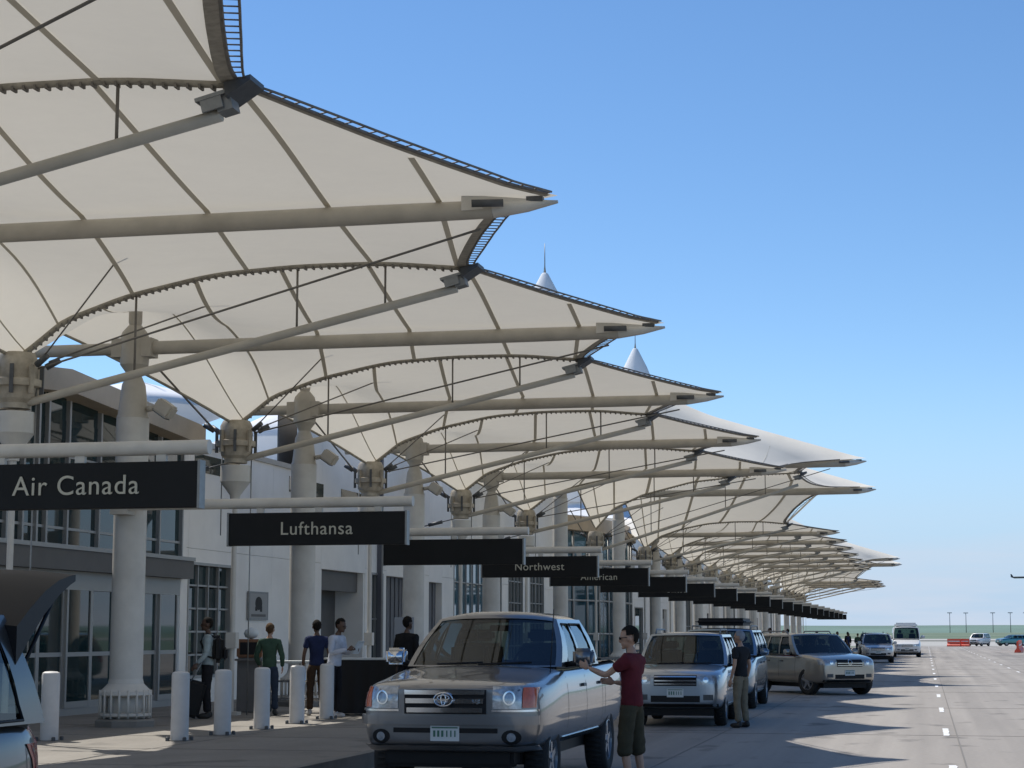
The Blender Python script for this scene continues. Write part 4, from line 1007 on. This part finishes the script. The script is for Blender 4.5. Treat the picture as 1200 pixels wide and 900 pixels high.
def suv(label, loc, rz, col, L_=4.7, W=.93, hood=1.0, belt=1.08, roof=1.72, rad=.36, front='bars', metal=.8, rails=True, van=False, name='parked_suv', cat='suv', group=None, spokes=6, lampcol=None, open_tail=False, cab=None, turn=0):
    pm = paint('paint_%.2f_%.2f_%.2f' % col, col, metal)
    root = thing(name, label, cat, loc, rz, group)
    z0 = .30
    if van: st = [(0, .42, .92, W * .7, 0), (.06, .36, .98, W * .86, .01), (.22, z0, 1.04, W * .95, .02), (.6, z0, 1.16, W, .03), (1.0, z0, 1.3, W, .02), (1.6, z0, 1.32, W, 0), (L_ - .5, z0, 1.32, W, 0), (L_ - .05, z0 + .05, 1.32, W * .97, 0), (L_, .5, 1.3, W * .93, 0)]
    else: st = [(0, .44, hood - .17, W * .66, 0), (.05, .38, hood - .12, W * .82, .01), (.18, .33, hood - .06, W * .92, .02), (.45, z0, hood - .01, W * .985, .03), (.9, z0, hood + .03, W, .04), (1.25, z0, hood + .07, W, .03), (1.5, z0, belt, W, .01), (2.6, z0, belt + .01, W, 0), (L_ - .7, z0, belt + .03, W * .99, 0), (L_ - .2, z0 + .04, belt + .03, W * .95, 0), (L_ - .04, .42, belt + .0, W * .88, 0), (L_, .5, belt - .1, W * .8, 0)]
    wy = (.86, L_ - .98); b = car_body('body', st, pm, root, wy, rad, 1.12); bv = bvh_of(b)
    if van:
        cabin(root, pm, 1.31, 2.15, W - .03, W - .12, 1.05, 1.62, L_ - .04, L_ - .12, [(1.45, 2.25, 1.9, 2.3)], roofcr=.1, wsbow=.16)
        newobj('raised_roof', bbox_b(-W + .17, W - .17, 2.0, L_ - .25, 2.14, 2.5, .12, 3), pm, root, ang=35)
    else:
        wb, wr = W - .04, W - .20
        yA = 1.42; yAt = 2.08; e = L_
        cabin(root, pm, belt, roof - .05, wb, wr, yA, yAt, e - .12, e - .42, [(1.72, 2.5, 2.24, 2.56), (2.6, 3.32, 2.66, 3.28), (3.42, e - .42, 3.38, e - .62)], roofcr=.05, wsbow=.17, rails=rails, rear=not open_tail)
    gz = hood - .19 if not van else .86
    conform('grille', bv, M_black, root, rect(-.40, .40, gz - .11, gz + .08, 12, 3), 'front', .01)
    nb = 3 if front == 'bars' else 2
    for i in range(nb): conform('grille_bar', bv, M_chrome, root, rect(-.39, .39, gz - .085 + i * .06, gz - .065 + i * .06, 12, 1), 'front', .025)
    if front == 'round': ellipse_ring('emblem', bv, M_chrome, root, 0, gz, .06, .06, .008, off=.03)
    for sg in (-1, 1):
        conform('headlight', bv, M_lamp, root, [[(sg * lerp(.46, W * .90, u / 6), lerp(gz - .085 + .02 * u / 6, gz + .075 + .01 * u / 6, v / 3)) for u in range(7)] for v in range(4)], 'front', .012)
        conform('headlight_lens', bv, M_chrome, root, [[(sg * .57 + math.cos(a * math.pi / 6) * .05 * k, gz + math.sin(a * math.pi / 6) * .05 * k) for a in range(13)] for k in (.05, 1)], 'front', .018)
        conform('fog_light', bv, M_dark, root, rect(sg * .52, sg * .70, .5, .6, 3, 2), 'front', .008)
        conform('tail_light', bv, M_red, root, rect(sg * (W - .22), sg * (W - .07), belt - .32, belt - .03, 3, 3), 'rear', .012)
        mirror(root, pm, sg, W - .04, 1.72 if not van else 1.55, belt if not van else 1.36, .95 if not van else 1.3)
        for y in wy: wheel(root, sg * (W - .13), y, rad, .23, spokes, turn if y == wy[0] else 0)
    conform('bumper_intake', bv, M_black, root, rect(-.46, .46, .46, .58, 10, 2), 'front', .006)
    conform('bumper_trim', bv, M_black, root, rect(-.78, .78, .38, .43, 14, 1), 'front', .012)
    plate_(bv, root, .63 if not van else .6)
    side_lines(bv, root, (1.5, 2.55, 3.4) if not van else (1.4, 2.35), .42, (belt if not van else 1.3) - .02, rock=(1.35, L_ - 1.5, M_galv, .34, .40), handles=((2.28, 2.44), (3.14, 3.3)) if not van else ((2.12, 2.26),), hz=belt - .2)
    newobj('underbody', BX(-.68, .68, .3, L_ - .3, .2, .36), M_black, root)
    return root
# silver suv behind the pickup
s2 = suv('silver suv parked directly behind the pickup', (-4.6, 35.3, 0), R(1), (.36, .41, .46), L_=4.55, W=.90, hood=1.06, belt=1.12, roof=1.76, rad=.36)
# dark minivan / suv with roof rack behind it
s3 = suv('blue grey suv with dark roof box behind the silver suv', (-4.85, 43.6, 0), R(0), (.22, .30, .38), L_=4.9, W=.97, hood=1.12, belt=1.22, roof=1.86, rad=.38)
rb = newobj('roof_box', bbox_b(-.62, .62, 2.2, 4.3, 1.92, 2.10, .08, 3), M_black, s3, ang=35)
# tan suv pulling out
suv('tan silver suv angled out of the kerb lane with silver wheels', (-2.12, 54.3, 0), R(31), (.40, .37, .32), L_=4.75, W=.96, hood=1.10, belt=1.12, roof=1.74, rad=.38, front='round', spokes=5, turn=R(14))
suv('small silver suv farther down the kerb beside the white van', (-2.75, 113, 0), R(3), (.42, .43, .44), L_=4.6, W=.92, hood=1.02, belt=1.1, roof=1.72)
suv('dark green suv half hidden between the small silver suv and the van', (-3.6, 131, 0), 0, (.03, .045, .04), L_=4.8, W=.95, hood=1.05, belt=1.12, roof=1.78)
suv('white high roofed van facing the camera at the far end of the kerb', (-1.35, 140, 0), R(2), (.72, .72, .70), L_=5.6, W=1.0, van=True, metal=0, name='white_van', cat='van')
suv('far white suv driving on the open apron', (6.2, 262, -.0), R(-20), (.7, .7, .68), L_=4.7, W=.95, metal=0)
suv('far teal car beside the far white suv', (9.6, 268, 0), R(-60), (.06, .22, .25), L_=4.5, W=.9, roof=1.5, name='parked_car', cat='car')
suv('dark car seen beyond the tan suv near the crowd', (-5.3, 96, 0), 0, (.04, .045, .05), L_=4.7, W=.92, roof=1.66)
# suv with raised tailgate at left edge
hs = suv('dark silver suv with raised tailgate at the left edge', (-6.44, 6.66, 0), 0, (.06, .056, .052), L_=4.75, W=.95, hood=1.10, belt=1.17, roof=1.90, rad=.37, open_tail=True, metal=.35)
bm = bmesh.new()
Pt = []
for u in (-1, -.6, 0, .6, 1):
    Pt.append([Vector((.86 * u * (1 - .10 * t), 4.30 + t * 1.0, 1.83 + .30 * t + .10 * math.sin(t * 2.6) - .05 * u * u)) for t in (0, .2, .45, .7, .9, 1)])
grid(bm, Pt); bmesh.ops.recalc_face_normals(bm, faces=bm.faces[:]); 
g = bmesh.ops.extrude_face_region(bm, geom=bm.faces[:]); [setattr(v.co, 'z', v.co.z - .24 * (1 - .82 * min(1, max(0, v.co.y - 4.3)))) for v in g['geom'] if isinstance(v, bmesh.types.BMVert)]; bmesh.ops.recalc_face_normals(bm, faces=bm.faces[:])
tg = newobj('tailgate', bm, M_black, hs, ang=35)
newobj('tailgate_window', BX(-.6, .6, 4.42, 4.78, 1.80, 1.83), M_cglass, tg)
newobj('latch', BX(-.06, .06, 5.2, 5.32, 1.98, 2.08), M_dark, tg)
for sx in (-1, 1): newobj('gas_strut', T([(sx * .8, 4.45, 1.45), (sx * .78, 4.95, 1.95)], .014, 6), M_black, tg)

# orange barriers
def barrier(x, y, rz, label):
    root = thing('orange_barrier', label, 'barrier', (x, y, 0), rz, 'orange plastic road barriers')
    bm = bmesh.new(); V = []
    for yy in (-.9, .9): V.append([bm.verts.new((xx, yy, z)) for xx, z in ((-.3, 0), (-.28, .18), (-.1, .4), (-.08, 1.0), (.08, 1.0), (.1, .4), (.28, .18), (.3, 0))])
    for k in range(8): bm.faces.new((V[0][k], V[0][(k + 1) % 8], V[1][(k + 1) % 8], V[1][k]))
    bm.faces.new(V[0]); bm.faces.new(V[1][::-1]); bmesh.ops.recalc_face_normals(bm, faces=bm.faces[:]); newobj('shell', bm, M_bar, root)
    newobj('reflective_band', BX(-.105, .105, -.8, .8, .62, .74), M_line, root)
    return root
br = barrier(8.1, 176, R(-8), 'orange barrier nearest the camera at the right edge of the road')
for i in range(1, 6): dup(br, (8.1 + i * .32, 176 + i * 6.2, 0), label='orange barrier, %s behind the nearest one at the right edge' % ORD[i - 1])
for i in range(2): dup(br, (3.6 + i * 1.1, 256 + i * .3, 0), R(70), label='orange barrier lying across the far end of the road, %s from the left' % ORD[i])

# ------------------------------------------------------------------ people
def skinmesh(name, chains, m, parent, sub=1):
    """chains: list of [(point, rx, ry), ...]; chains sharing a first point are joined"""
    me = bpy.data.meshes.new(name); V = []; Ed = []; Rr = []
    idx = {}
    def vid(p, r):
        k = tuple(round(c, 4) for c in p)
        if k not in idx: idx[k] = len(V); V.append(p); Rr.append(r)
        return idx[k]
    for ch in chains:
        prev = None
        for (p, rx, ry) in ch:
            i = vid(p, (rx, ry))
            if prev is not None and prev != i: Ed.append((prev, i))
            prev = i
    me.from_pydata([tuple(v) for v in V], Ed, []); o = bpy.data.objects.new(name, me); COL.objects.link(o)
    md = o.modifiers.new('k', 'SKIN')
    for i, r_ in enumerate(Rr): me.skin_vertices[0].data[i].radius = r_
    me.skin_vertices[0].data[0].use_root = True
    sb = o.modifiers.new('s', 'SUBSURF'); sb.levels = sub; sb.render_levels = sub
    bake(o)
    for mm in [m]: o.data.materials.append(mm)
    o.data.polygons.foreach_set('use_smooth', [True] * len(o.data.polygons))
    if parent: o.parent = parent
    if name in ('shirt', 'trousers', 'shorts'):
        nn = [v.normal.copy() for v in o.data.vertices]
        for v, q in zip(o.data.vertices, nn):
            c = v.co; v.co = c + q * (noise.noise(Vector((c.x * 9, c.y * 9, c.z * 16 + c.x * 12))) * .011 + noise.noise(c * 30) * .004)
    return o
def ell(bm, c, r, M=None, n=16, mdeep=10):
    ret = bmesh.ops.create_uvsphere(bm, u_segments=n, v_segments=mdeep, radius=1)
    for v in ret['verts']:
        p = Vector((v.co.x * r[0], v.co.y * r[1], v.co.z * r[2])); v.co = (M @ p if M else p) + Vector(c)
    return ret['verts']
M_skins = mat('skin_light', (.42, .25, .17), .5, var=.08, scale=12); M_skind = mat('skin_dark', (.10, .055, .035), .5)
def cloth(n, c): return mat('cloth_' + n, c, .9, var=.16, scale=9, bump=.4, bscale=14, spec=.2)
def person(label, loc, rz, skin, hair, shirt, legs, shoes=(.02, .02, .02), h=1.75, arms=None, legp=None, sleeve='long', shorts=False, head_turn=0, head_nod=0, lean=0, group=None, fine=False, torso=1.0, hairlen=0, glasses=False):
    """local frame: faces -Y; arms = {side: (elbow, wrist)} ; legp = {side: (knee, ankle)}"""
    root = thing('person', label, 'person', loc, rz, group); k = h / 1.75
    def P(x, y, z): return Vector((x * k, (y - lean * max(0, z - .95)) * k, z * k))
    pel = P(0, 0, .97); wst = P(0, 0, 1.10); chs = P(0, .0, 1.30); shc = P(0, .01, 1.42); nk = P(0, -.0, 1.50); hb = P(0, -.015, 1.56)
    arms = arms or {}; legp = legp or {}
    sh = {}; el = {}; wr = {}; hp = {}; kn = {}; an = {}
    for sg in (-1, 1):
        sh[sg] = P(sg * .17, .01, 1.41)
        a = arms.get(sg, ((sg * .24, .03, 1.13), (sg * .25, -.05, .88))); el[sg] = P(*a[0]); wr[sg] = P(*a[1])
        hp[sg] = P(sg * .09, 0, .93)
        l_ = legp.get(sg, ((sg * .11, -.02, .50), (sg * .12, .02, .09))); kn[sg] = P(*l_[0]); an[sg] = P(*l_[1])
    # body with fingers
    ch = [[(pel, .095, .07), (wst, .085, .06), (chs, .10, .065), (shc, .085, .055), (nk, .050, .050), (hb, .055, .06)]]
    for sg in (-1, 1):
        ch.append([(shc, .085, .055), (sh[sg], .045, .045), ((sh[sg] + el[sg]) / 2, .043, .043), (el[sg], .040, .040), ((el[sg] + wr[sg]) / 2, .036, .036), (wr[sg], .026, .026)])
        ch.append([(pel, .095, .07), (hp[sg], .06, .06), ((hp[sg] + kn[sg]) / 2, .055, .055), (kn[sg], .052, .054), (lerp(kn[sg], an[sg], .35), .052, .056), (an[sg], .034, .036)])
        f = an[sg] + Vector((sg * .015, -.05, -.045)) * k
        ch.append([(an[sg], .034, .036), (f, .036, .03), (f + Vector((sg * .015, -.10, -.01)) * k, .034, .022)])
    body = skinmesh('body', ch, skin, root)
    bm = bmesh.new(); bm.from_mesh(body.data)
    Mh = Matrix.Translation(P(0, -.025, 1.645)) @ Matrix.Rotation(head_turn, 4, 'Z') @ Matrix.Rotation(head_nod, 4, 'X')
    def he(c, r_): ell(bm, Mh @ (Vector(c) * k), [q * k for q in r_], Mh.to_3x3().to_4x4())
    he((0, 0, .02), (.076, .096, .105)); he((0, -.025, -.05), (.058, .070, .062)); he((0, -.10, -.015), (.014, .022, .026)); he((0, -.093, .005), (.011, .015, .03))
    he((0, -.083, -.062), (.026, .016, .010)); he((0, -.078, -.092), (.026, .022, .018))
    for sg in (-1, 1): he((sg * .078, .008, -.005), (.012, .022, .033)); he((sg * .03, -.082, .022), (.02, .014, .009))
    # hands: palm, four bent fingers, side thumb
    for sg in (-1, 1):
        d = (wr[sg] - el[sg]).normalized(); sd_ = Vector((0, 1, 0)) if abs(d.y) < .8 else Vector((0, 0, 1)); sd_ = (sd_ - d * sd_.dot(d)).normalized(); nn = d.cross(sd_)
        if nn.dot(Vector((-sg, 0, 0))) < 0: nn = -nn
        b0 = wr[sg]
        rot = Matrix((sd_, nn, d)).transposed().to_4x4(); ell(bm, b0 + d * .045 * k, (.040 * k, .016 * k, .052 * k), rot, 12, 8)
        for i, ln in enumerate((.070, .080, .074, .058)):
            q = b0 + d * .082 * k + sd_ * (i - 1.5) * -.019 * k; c1_ = q + d * ln * .5 * k + nn * .006 * k; c2_ = c1_ + d * ln * .40 * k + nn * .026 * k
            tube(bm, [q - d * .02 * k, q, c1_, c2_], [.009 * k, .009 * k, .0085 * k, .006 * k], 6)
        q = b0 + d * .03 * k + sd_ * .034 * k; tube(bm, [q, q + (d * .035 + sd_ * .022 + nn * .01) * k, q + (d * .062 + sd_ * .026 + nn * .02) * k], [.012 * k, .011 * k, .007 * k], 6)
    bm.to_mesh(body.data); bm.free()
    rm = body.modifiers.new('r', 'REMESH'); rm.mode = 'VOXEL'; rm.voxel_size = .009 if fine else .014; rm.use_smooth_shade = True
    bake(body); body.data.materials.clear(); body.data.materials.append(skin)
    # hair: shell round the back and top of the head
    hm = cloth('hair_%.2f_%.2f' % (hair[0], hair[2]), hair); hb_ = bmesh.new(); vs = ell(hb_, (0, 0, 0), (.088 * k, .104 * k, .108 * k), None, 24, 16)
    for v in list(hb_.verts):
        if v.co.y < -.045 * k and v.co.z < .052 * k: hb_.verts.remove(v)
        elif v.co.z < (-.02 - hairlen) * k and v.co.y < .03 * k: hb_.verts.remove(v)
    for v in hb_.verts:
        v.co += v.co.normalized() * noise.noise(v.co * 40) * .008
        if hairlen and v.co.z < -.02: v.co.z -= hairlen * .6
        v.co = Mh @ (v.co + Vector((0, .012, .03)) * k)
    newobj('hair', hb_, hm, root, smooth=True)
    eb = bmesh.new()
    for sg in (-1, 1): ell(eb, Mh @ (Vector((sg * .03, -.090, .008)) * k), (.012 * k,) * 3, None, 8, 6)
    eo = newobj('eyes', eb, M_black, root)
    if glasses:
        gb = bmesh.new()
        for sg in (-1, 1):
            ell(gb, Mh @ (Vector((sg * .031, -.098, .010)) * k), (.026 * k, .008 * k, .018 * k), Mh.to_3x3().to_4x4(), 12, 8)
            tube(gb, [Mh @ (Vector((sg * .055, -.092, .014)) * k), Mh @ (Vector((sg * .084, -.01, .01)) * k)], .004, 5)
        newobj('sunglasses', gb, M_black, root)
    # clothes
    sm_ = cloth('shirt_%.2f_%.2f_%.2f' % shirt, shirt); t_ = torso
    z_hem = P(0, 0, .90)
    cs = [[(z_hem, .165 * t_, .125 * t_), (pel, .155 * t_, .12 * t_), (wst, .14 * t_, .108 * t_), (chs, .165 * t_, .118 * t_), (shc, .135, .098), (P(0, .0, 1.475), .068, .066)]]
    for sg in (-1, 1):
        c = [(shc, .135, .098), (sh[sg], .074, .074), ((sh[sg] + el[sg]) / 2, .066, .066)]
        if sleeve == 'long': c += [(el[sg], .054, .054), (lerp(el[sg], wr[sg], .55), .046, .046), (lerp(el[sg], wr[sg], .96), .038, .038)]
        elif sleeve == 'short': c[-1] = (lerp(sh[sg], el[sg], .62), .066, .066)
        else: c = c[:2]
        if len(c) > 2 or sleeve != 'none': cs.append(c)
    skinmesh('shirt', [[(p, a_ * k, b_ * k) for p, a_, b_ in c] for c in cs], sm_, root, 2)
    lm = cloth('legs_%.2f_%.2f_%.2f' % legs, legs)
    cl = [[(P(0, 0, 1.02), .142, .112), (P(0, 0, .95), .15, .118)]]
    for sg in (-1, 1):
        c = [(P(0, 0, .95), .15, .118), (hp[sg], .098, .1), ((hp[sg] + kn[sg]) / 2, .092, .094)]
        c += [(lerp(kn[sg], an[sg], .06), .088, .09), (lerp(kn[sg], an[sg], .26), .094, .096)] if shorts else [(kn[sg], .072, .075), ((kn[sg] + an[sg]) / 2, .066, .07), (lerp(kn[sg], an[sg], .97), .064, .068)]
        cl.append(c)
    skinmesh('shorts' if shorts else 'trousers', [[(p, a_ * k, b_ * k) for p, a_, b_ in c] for c in cl], lm, root, 2)
    sh_m = mat('shoe_%.2f' % shoes[0], shoes, .6)
    for sg in (-1, 1):
        a = an[sg]; fl_ = a.z - .09 * k
        bm = bmesh.new(); ell(bm, (a.x + sg * .01, a.y - .06 * k, fl_ + .045 * k), (.05 * k, .13 * k, .05 * k), None, 14, 10)
        ell(bm, (a.x, a.y + .01 * k, fl_ + .07 * k), (.045 * k, .06 * k, .06 * k), None, 12, 8)
        for v in bm.verts:
            if v.co.z < fl_ + .004: v.co.z = fl_ + .004
        newobj('shoe', bm, sh_m, root, smooth=True)
    return root
WZ = .2
pr = person('man in a maroon t-shirt and olive shorts reaching to the pickup', (-3.16, 20.6, 0), R(-105), M_skins, (.012, .01, .008), (.11, .018, .025), (.055, .05, .032), h=1.79, sleeve='short', shorts=True, fine=True, glasses=True, head_turn=R(15), head_nod=R(8),
            arms={1: ((.23, -.20, 1.25), (.19, -.42, 1.33)), -1: ((-.25, -.05, 1.14), (-.16, -.28, 1.17))}, legp={1: ((.12, -.04, .50), (.14, .04, .09)), -1: ((-.13, 0, .50), (-.15, .06, .09))}, shoes=(.10, .09, .08), torso=1.03)
p1 = person('person with a black backpack pulling a dark suitcase by the glass doors', (-12.8, 32.6, WZ), R(-75), M_skind, (.01, .01, .01), (.30, .36, .37), (.015, .015, .018), h=1.80, arms={1: ((.25, .0, 1.13), (.27, -.16, .95)), -1: ((-.25, .05, 1.13), (-.27, .0, .86))})
bp = thing('backpack', 'black backpack worn by the person at the glass doors', 'backpack', (-12.8, 32.6, WZ), R(-75))
bm = bbox_b(-.17, .17, .08, .30, 1.0, 1.50, .08, 3); newobj('pack', bm, M_black, bp, ang=40); newobj('front_pocket', bbox_b(-.13, .13, .27, .36, 1.04, 1.28, .04, 3), M_black, bp, ang=40)
for sg in (-1, 1): newobj('strap', T([(sg * .12, .14, 1.46), (sg * .12, 0, 1.53), (sg * .125, -.125, 1.38), (sg * .13, .0, 1.12), (sg * .13, .14, 1.08)], .02, 6), M_black, bp)
sc = thing('suitcase', 'dark upright wheeled suitcase beside the person with the backpack', 'suitcase', (-13.12, 32.3, WZ), R(20))
bm = bbox_b(-.24, .24, -.14, .14, .06, .72, .05, 3); bmesh.ops.transform(bm, matrix=Matrix.Rotation(R(14), 4, 'Y'), verts=bm.verts[:]); newobj('case', bm, M_black, sc, ang=40)
newobj('pull_handle', T([(.12, -.1, .68), (.30, -.1, 1.0), (.30, .1, 1.0), (.12, .1, .68)], .012, 6), M_galv, sc)
for y in (-.1, .1): bm = L([(.035, -.015), (.035, .015)], 12); bmesh.ops.transform(bm, matrix=Matrix.Translation((-.2, y, .036)) @ Matrix.Rotation(R(90), 4, 'X'), verts=bm.verts[:]); newobj('wheel', bm, M_rub, sc)
p2 = person('person in a green shirt and blue jeans standing by the kiosk', (-12.15, 34.1, WZ), R(190), M_skins, (.09, .055, .03), (.045, .085, .06), (.03, .045, .075), h=1.70, shoes=(.03, .03, .03), arms={1: ((.26, .02, 1.13), (.22, -.12, .95)), -1: ((-.25, 0, 1.13), (-.24, -.1, .93))})
p3 = person('man in a navy shirt and brown trousers behind the white shirted man', (-11.25, 34.2, WZ), R(205), M_skind, (.01, .01, .01), (.018, .026, .07), (.045, .028, .018), h=1.76, sleeve='short', shoes=(.3, .3, .3))
p4 = person('man in a pale dress shirt reading papers at the black counter', (-10.62, 33.3, WZ), R(75), M_skind, (.01, .01, .01), (.50, .53, .60), (.015, .015, .018), h=1.78, head_nod=R(14), torso=1.06, lean=.16,
            arms={-1: ((-.25, -.06, 1.16), (-.12, -.33, 1.22)), 1: ((.25, -.04, 1.15), (.14, -.32, 1.20))}, shoes=(.45, .45, .45))
pa = thing('papers', 'white papers held up by the pale shirted man', 'papers', (-10.15, 33.20, WZ + 1.27), R(75))
newobj('sheet', BX(-.11, .11, -.003, .003, -.13, .15, M=Matrix.Rotation(R(35), 4, 'X')), M_plate, pa); newobj('second_sheet', BX(-.09, .13, -.012, -.008, -.12, .15, M=Matrix.Rotation(R(30), 4, 'X')), M_line, pa)
p5 = person('large person in a black jacket seen above the pickup hood', (-9.4, 33.9, WZ), R(160), M_skind, (.01, .01, .01), (.012, .012, .013), (.015, .015, .016), h=1.82, torso=1.42)
p6 = person('grey haired person in a dark vest and khaki trousers beside the silver suv', (-3.38, 35.4, 0), R(-120), M_skins, (.25, .27, .30), (.02, .022, .025), (.20, .17, .12), h=1.76, sleeve='short')
# distant crowd on the sidewalk
far = [(-6.4, 128, 0), (-6.0, 133, 2), (-5.6, 141, 1), (-6.8, 122, 3), (-5.2, 150, 0), (-6.2, 156, 2), (-7.9, 112, 1), (-8.3, 104, 3), (-8.6, 118, 0)]
srcs = [p2, p3, p5, p1]; wh = ['a green shirt', 'a navy shirt', 'a black jacket', 'a pale grey top']
for i, (x, y, q) in enumerate(far):
    d = dup(srcs[q], (x, y, 0 if x > -7.1 else WZ), R(40 * i), label='tiny distant person in %s, %s of the crowd from the camera' % (wh[q], ORD[sorted(range(9), key=lambda j: far[j][1]).index(i)])); d['group'] = 'distant crowd by the kerb'

# ------------------------------------------------------------------ far things
lp = None
for i, (x, y, h) in enumerate(((31, 2540, 9.6), (52, 2560, 10.5), (86, 2550, 9.8), (108, 2545, 10.4), (128, 2560, 9.2))):
    lb = 'tiny light pole on the horizon, %s from the left' % ORD[i]
    if lp is None:
        lp = thing('light_pole', lb, 'light pole', (x, y, 0), 0, 'light poles on the horizon')
        newobj('pole', T([(0, 0, 0), (0, 0, 28)], [.5, .4], 6), M_galv, lp); newobj('lamp_head', BX(-3, 3, -.5, .5, 27.6, 28.6), M_galv, lp)
    else: dup(lp, (x, y, 0), label=lb)
ap = thing('airliner', 'tiny airliner flying low in the sky at the right edge', 'airplane', (173.9, 3638, 104.2), R(75))
newobj('fuselage', T([(0, -17, 0), (0, -15, .4), (0, -12, .6), (0, 10, .6), (0, 17, 1.6)], [.2, 1.4, 1.9, 1.9, .3], 12), M_dark, ap)
bm = bmesh.new()
for sg in (-1, 1):
    vs = [bm.verts.new((sg * x, y, z)) for z0 in (0, .35) for x, y, z in ((1, -4, z0), (15, 5, z0 + 1), (15, 6.5, z0 + 1), (1, 2, z0))]
    for f in ((0, 1, 2, 3), (4, 5, 6, 7), (0, 1, 5, 4), (1, 2, 6, 5), (2, 3, 7, 6), (3, 0, 4, 7)): bm.faces.new([vs[j] for j in f])
bmesh.ops.recalc_face_normals(bm, faces=bm.faces[:]); newobj('wings', bm, M_dark, ap)
bm = bmesh.new(); vs = [bm.verts.new((x, y, z)) for x in (-.2, .2) for y, z in ((11, 1.5), (15, 7), (17, 7), (16.5, 1.6))]
for f in ((0, 1, 2, 3), (4, 5, 6, 7), (0, 1, 5, 4), (1, 2, 6, 5), (2, 3, 7, 6), (3, 0, 4, 7)): bm.faces.new([vs[j] for j in f])
bmesh.ops.recalc_face_normals(bm, faces=bm.faces[:]); newobj('tail_fin', bm, M_dark, ap)
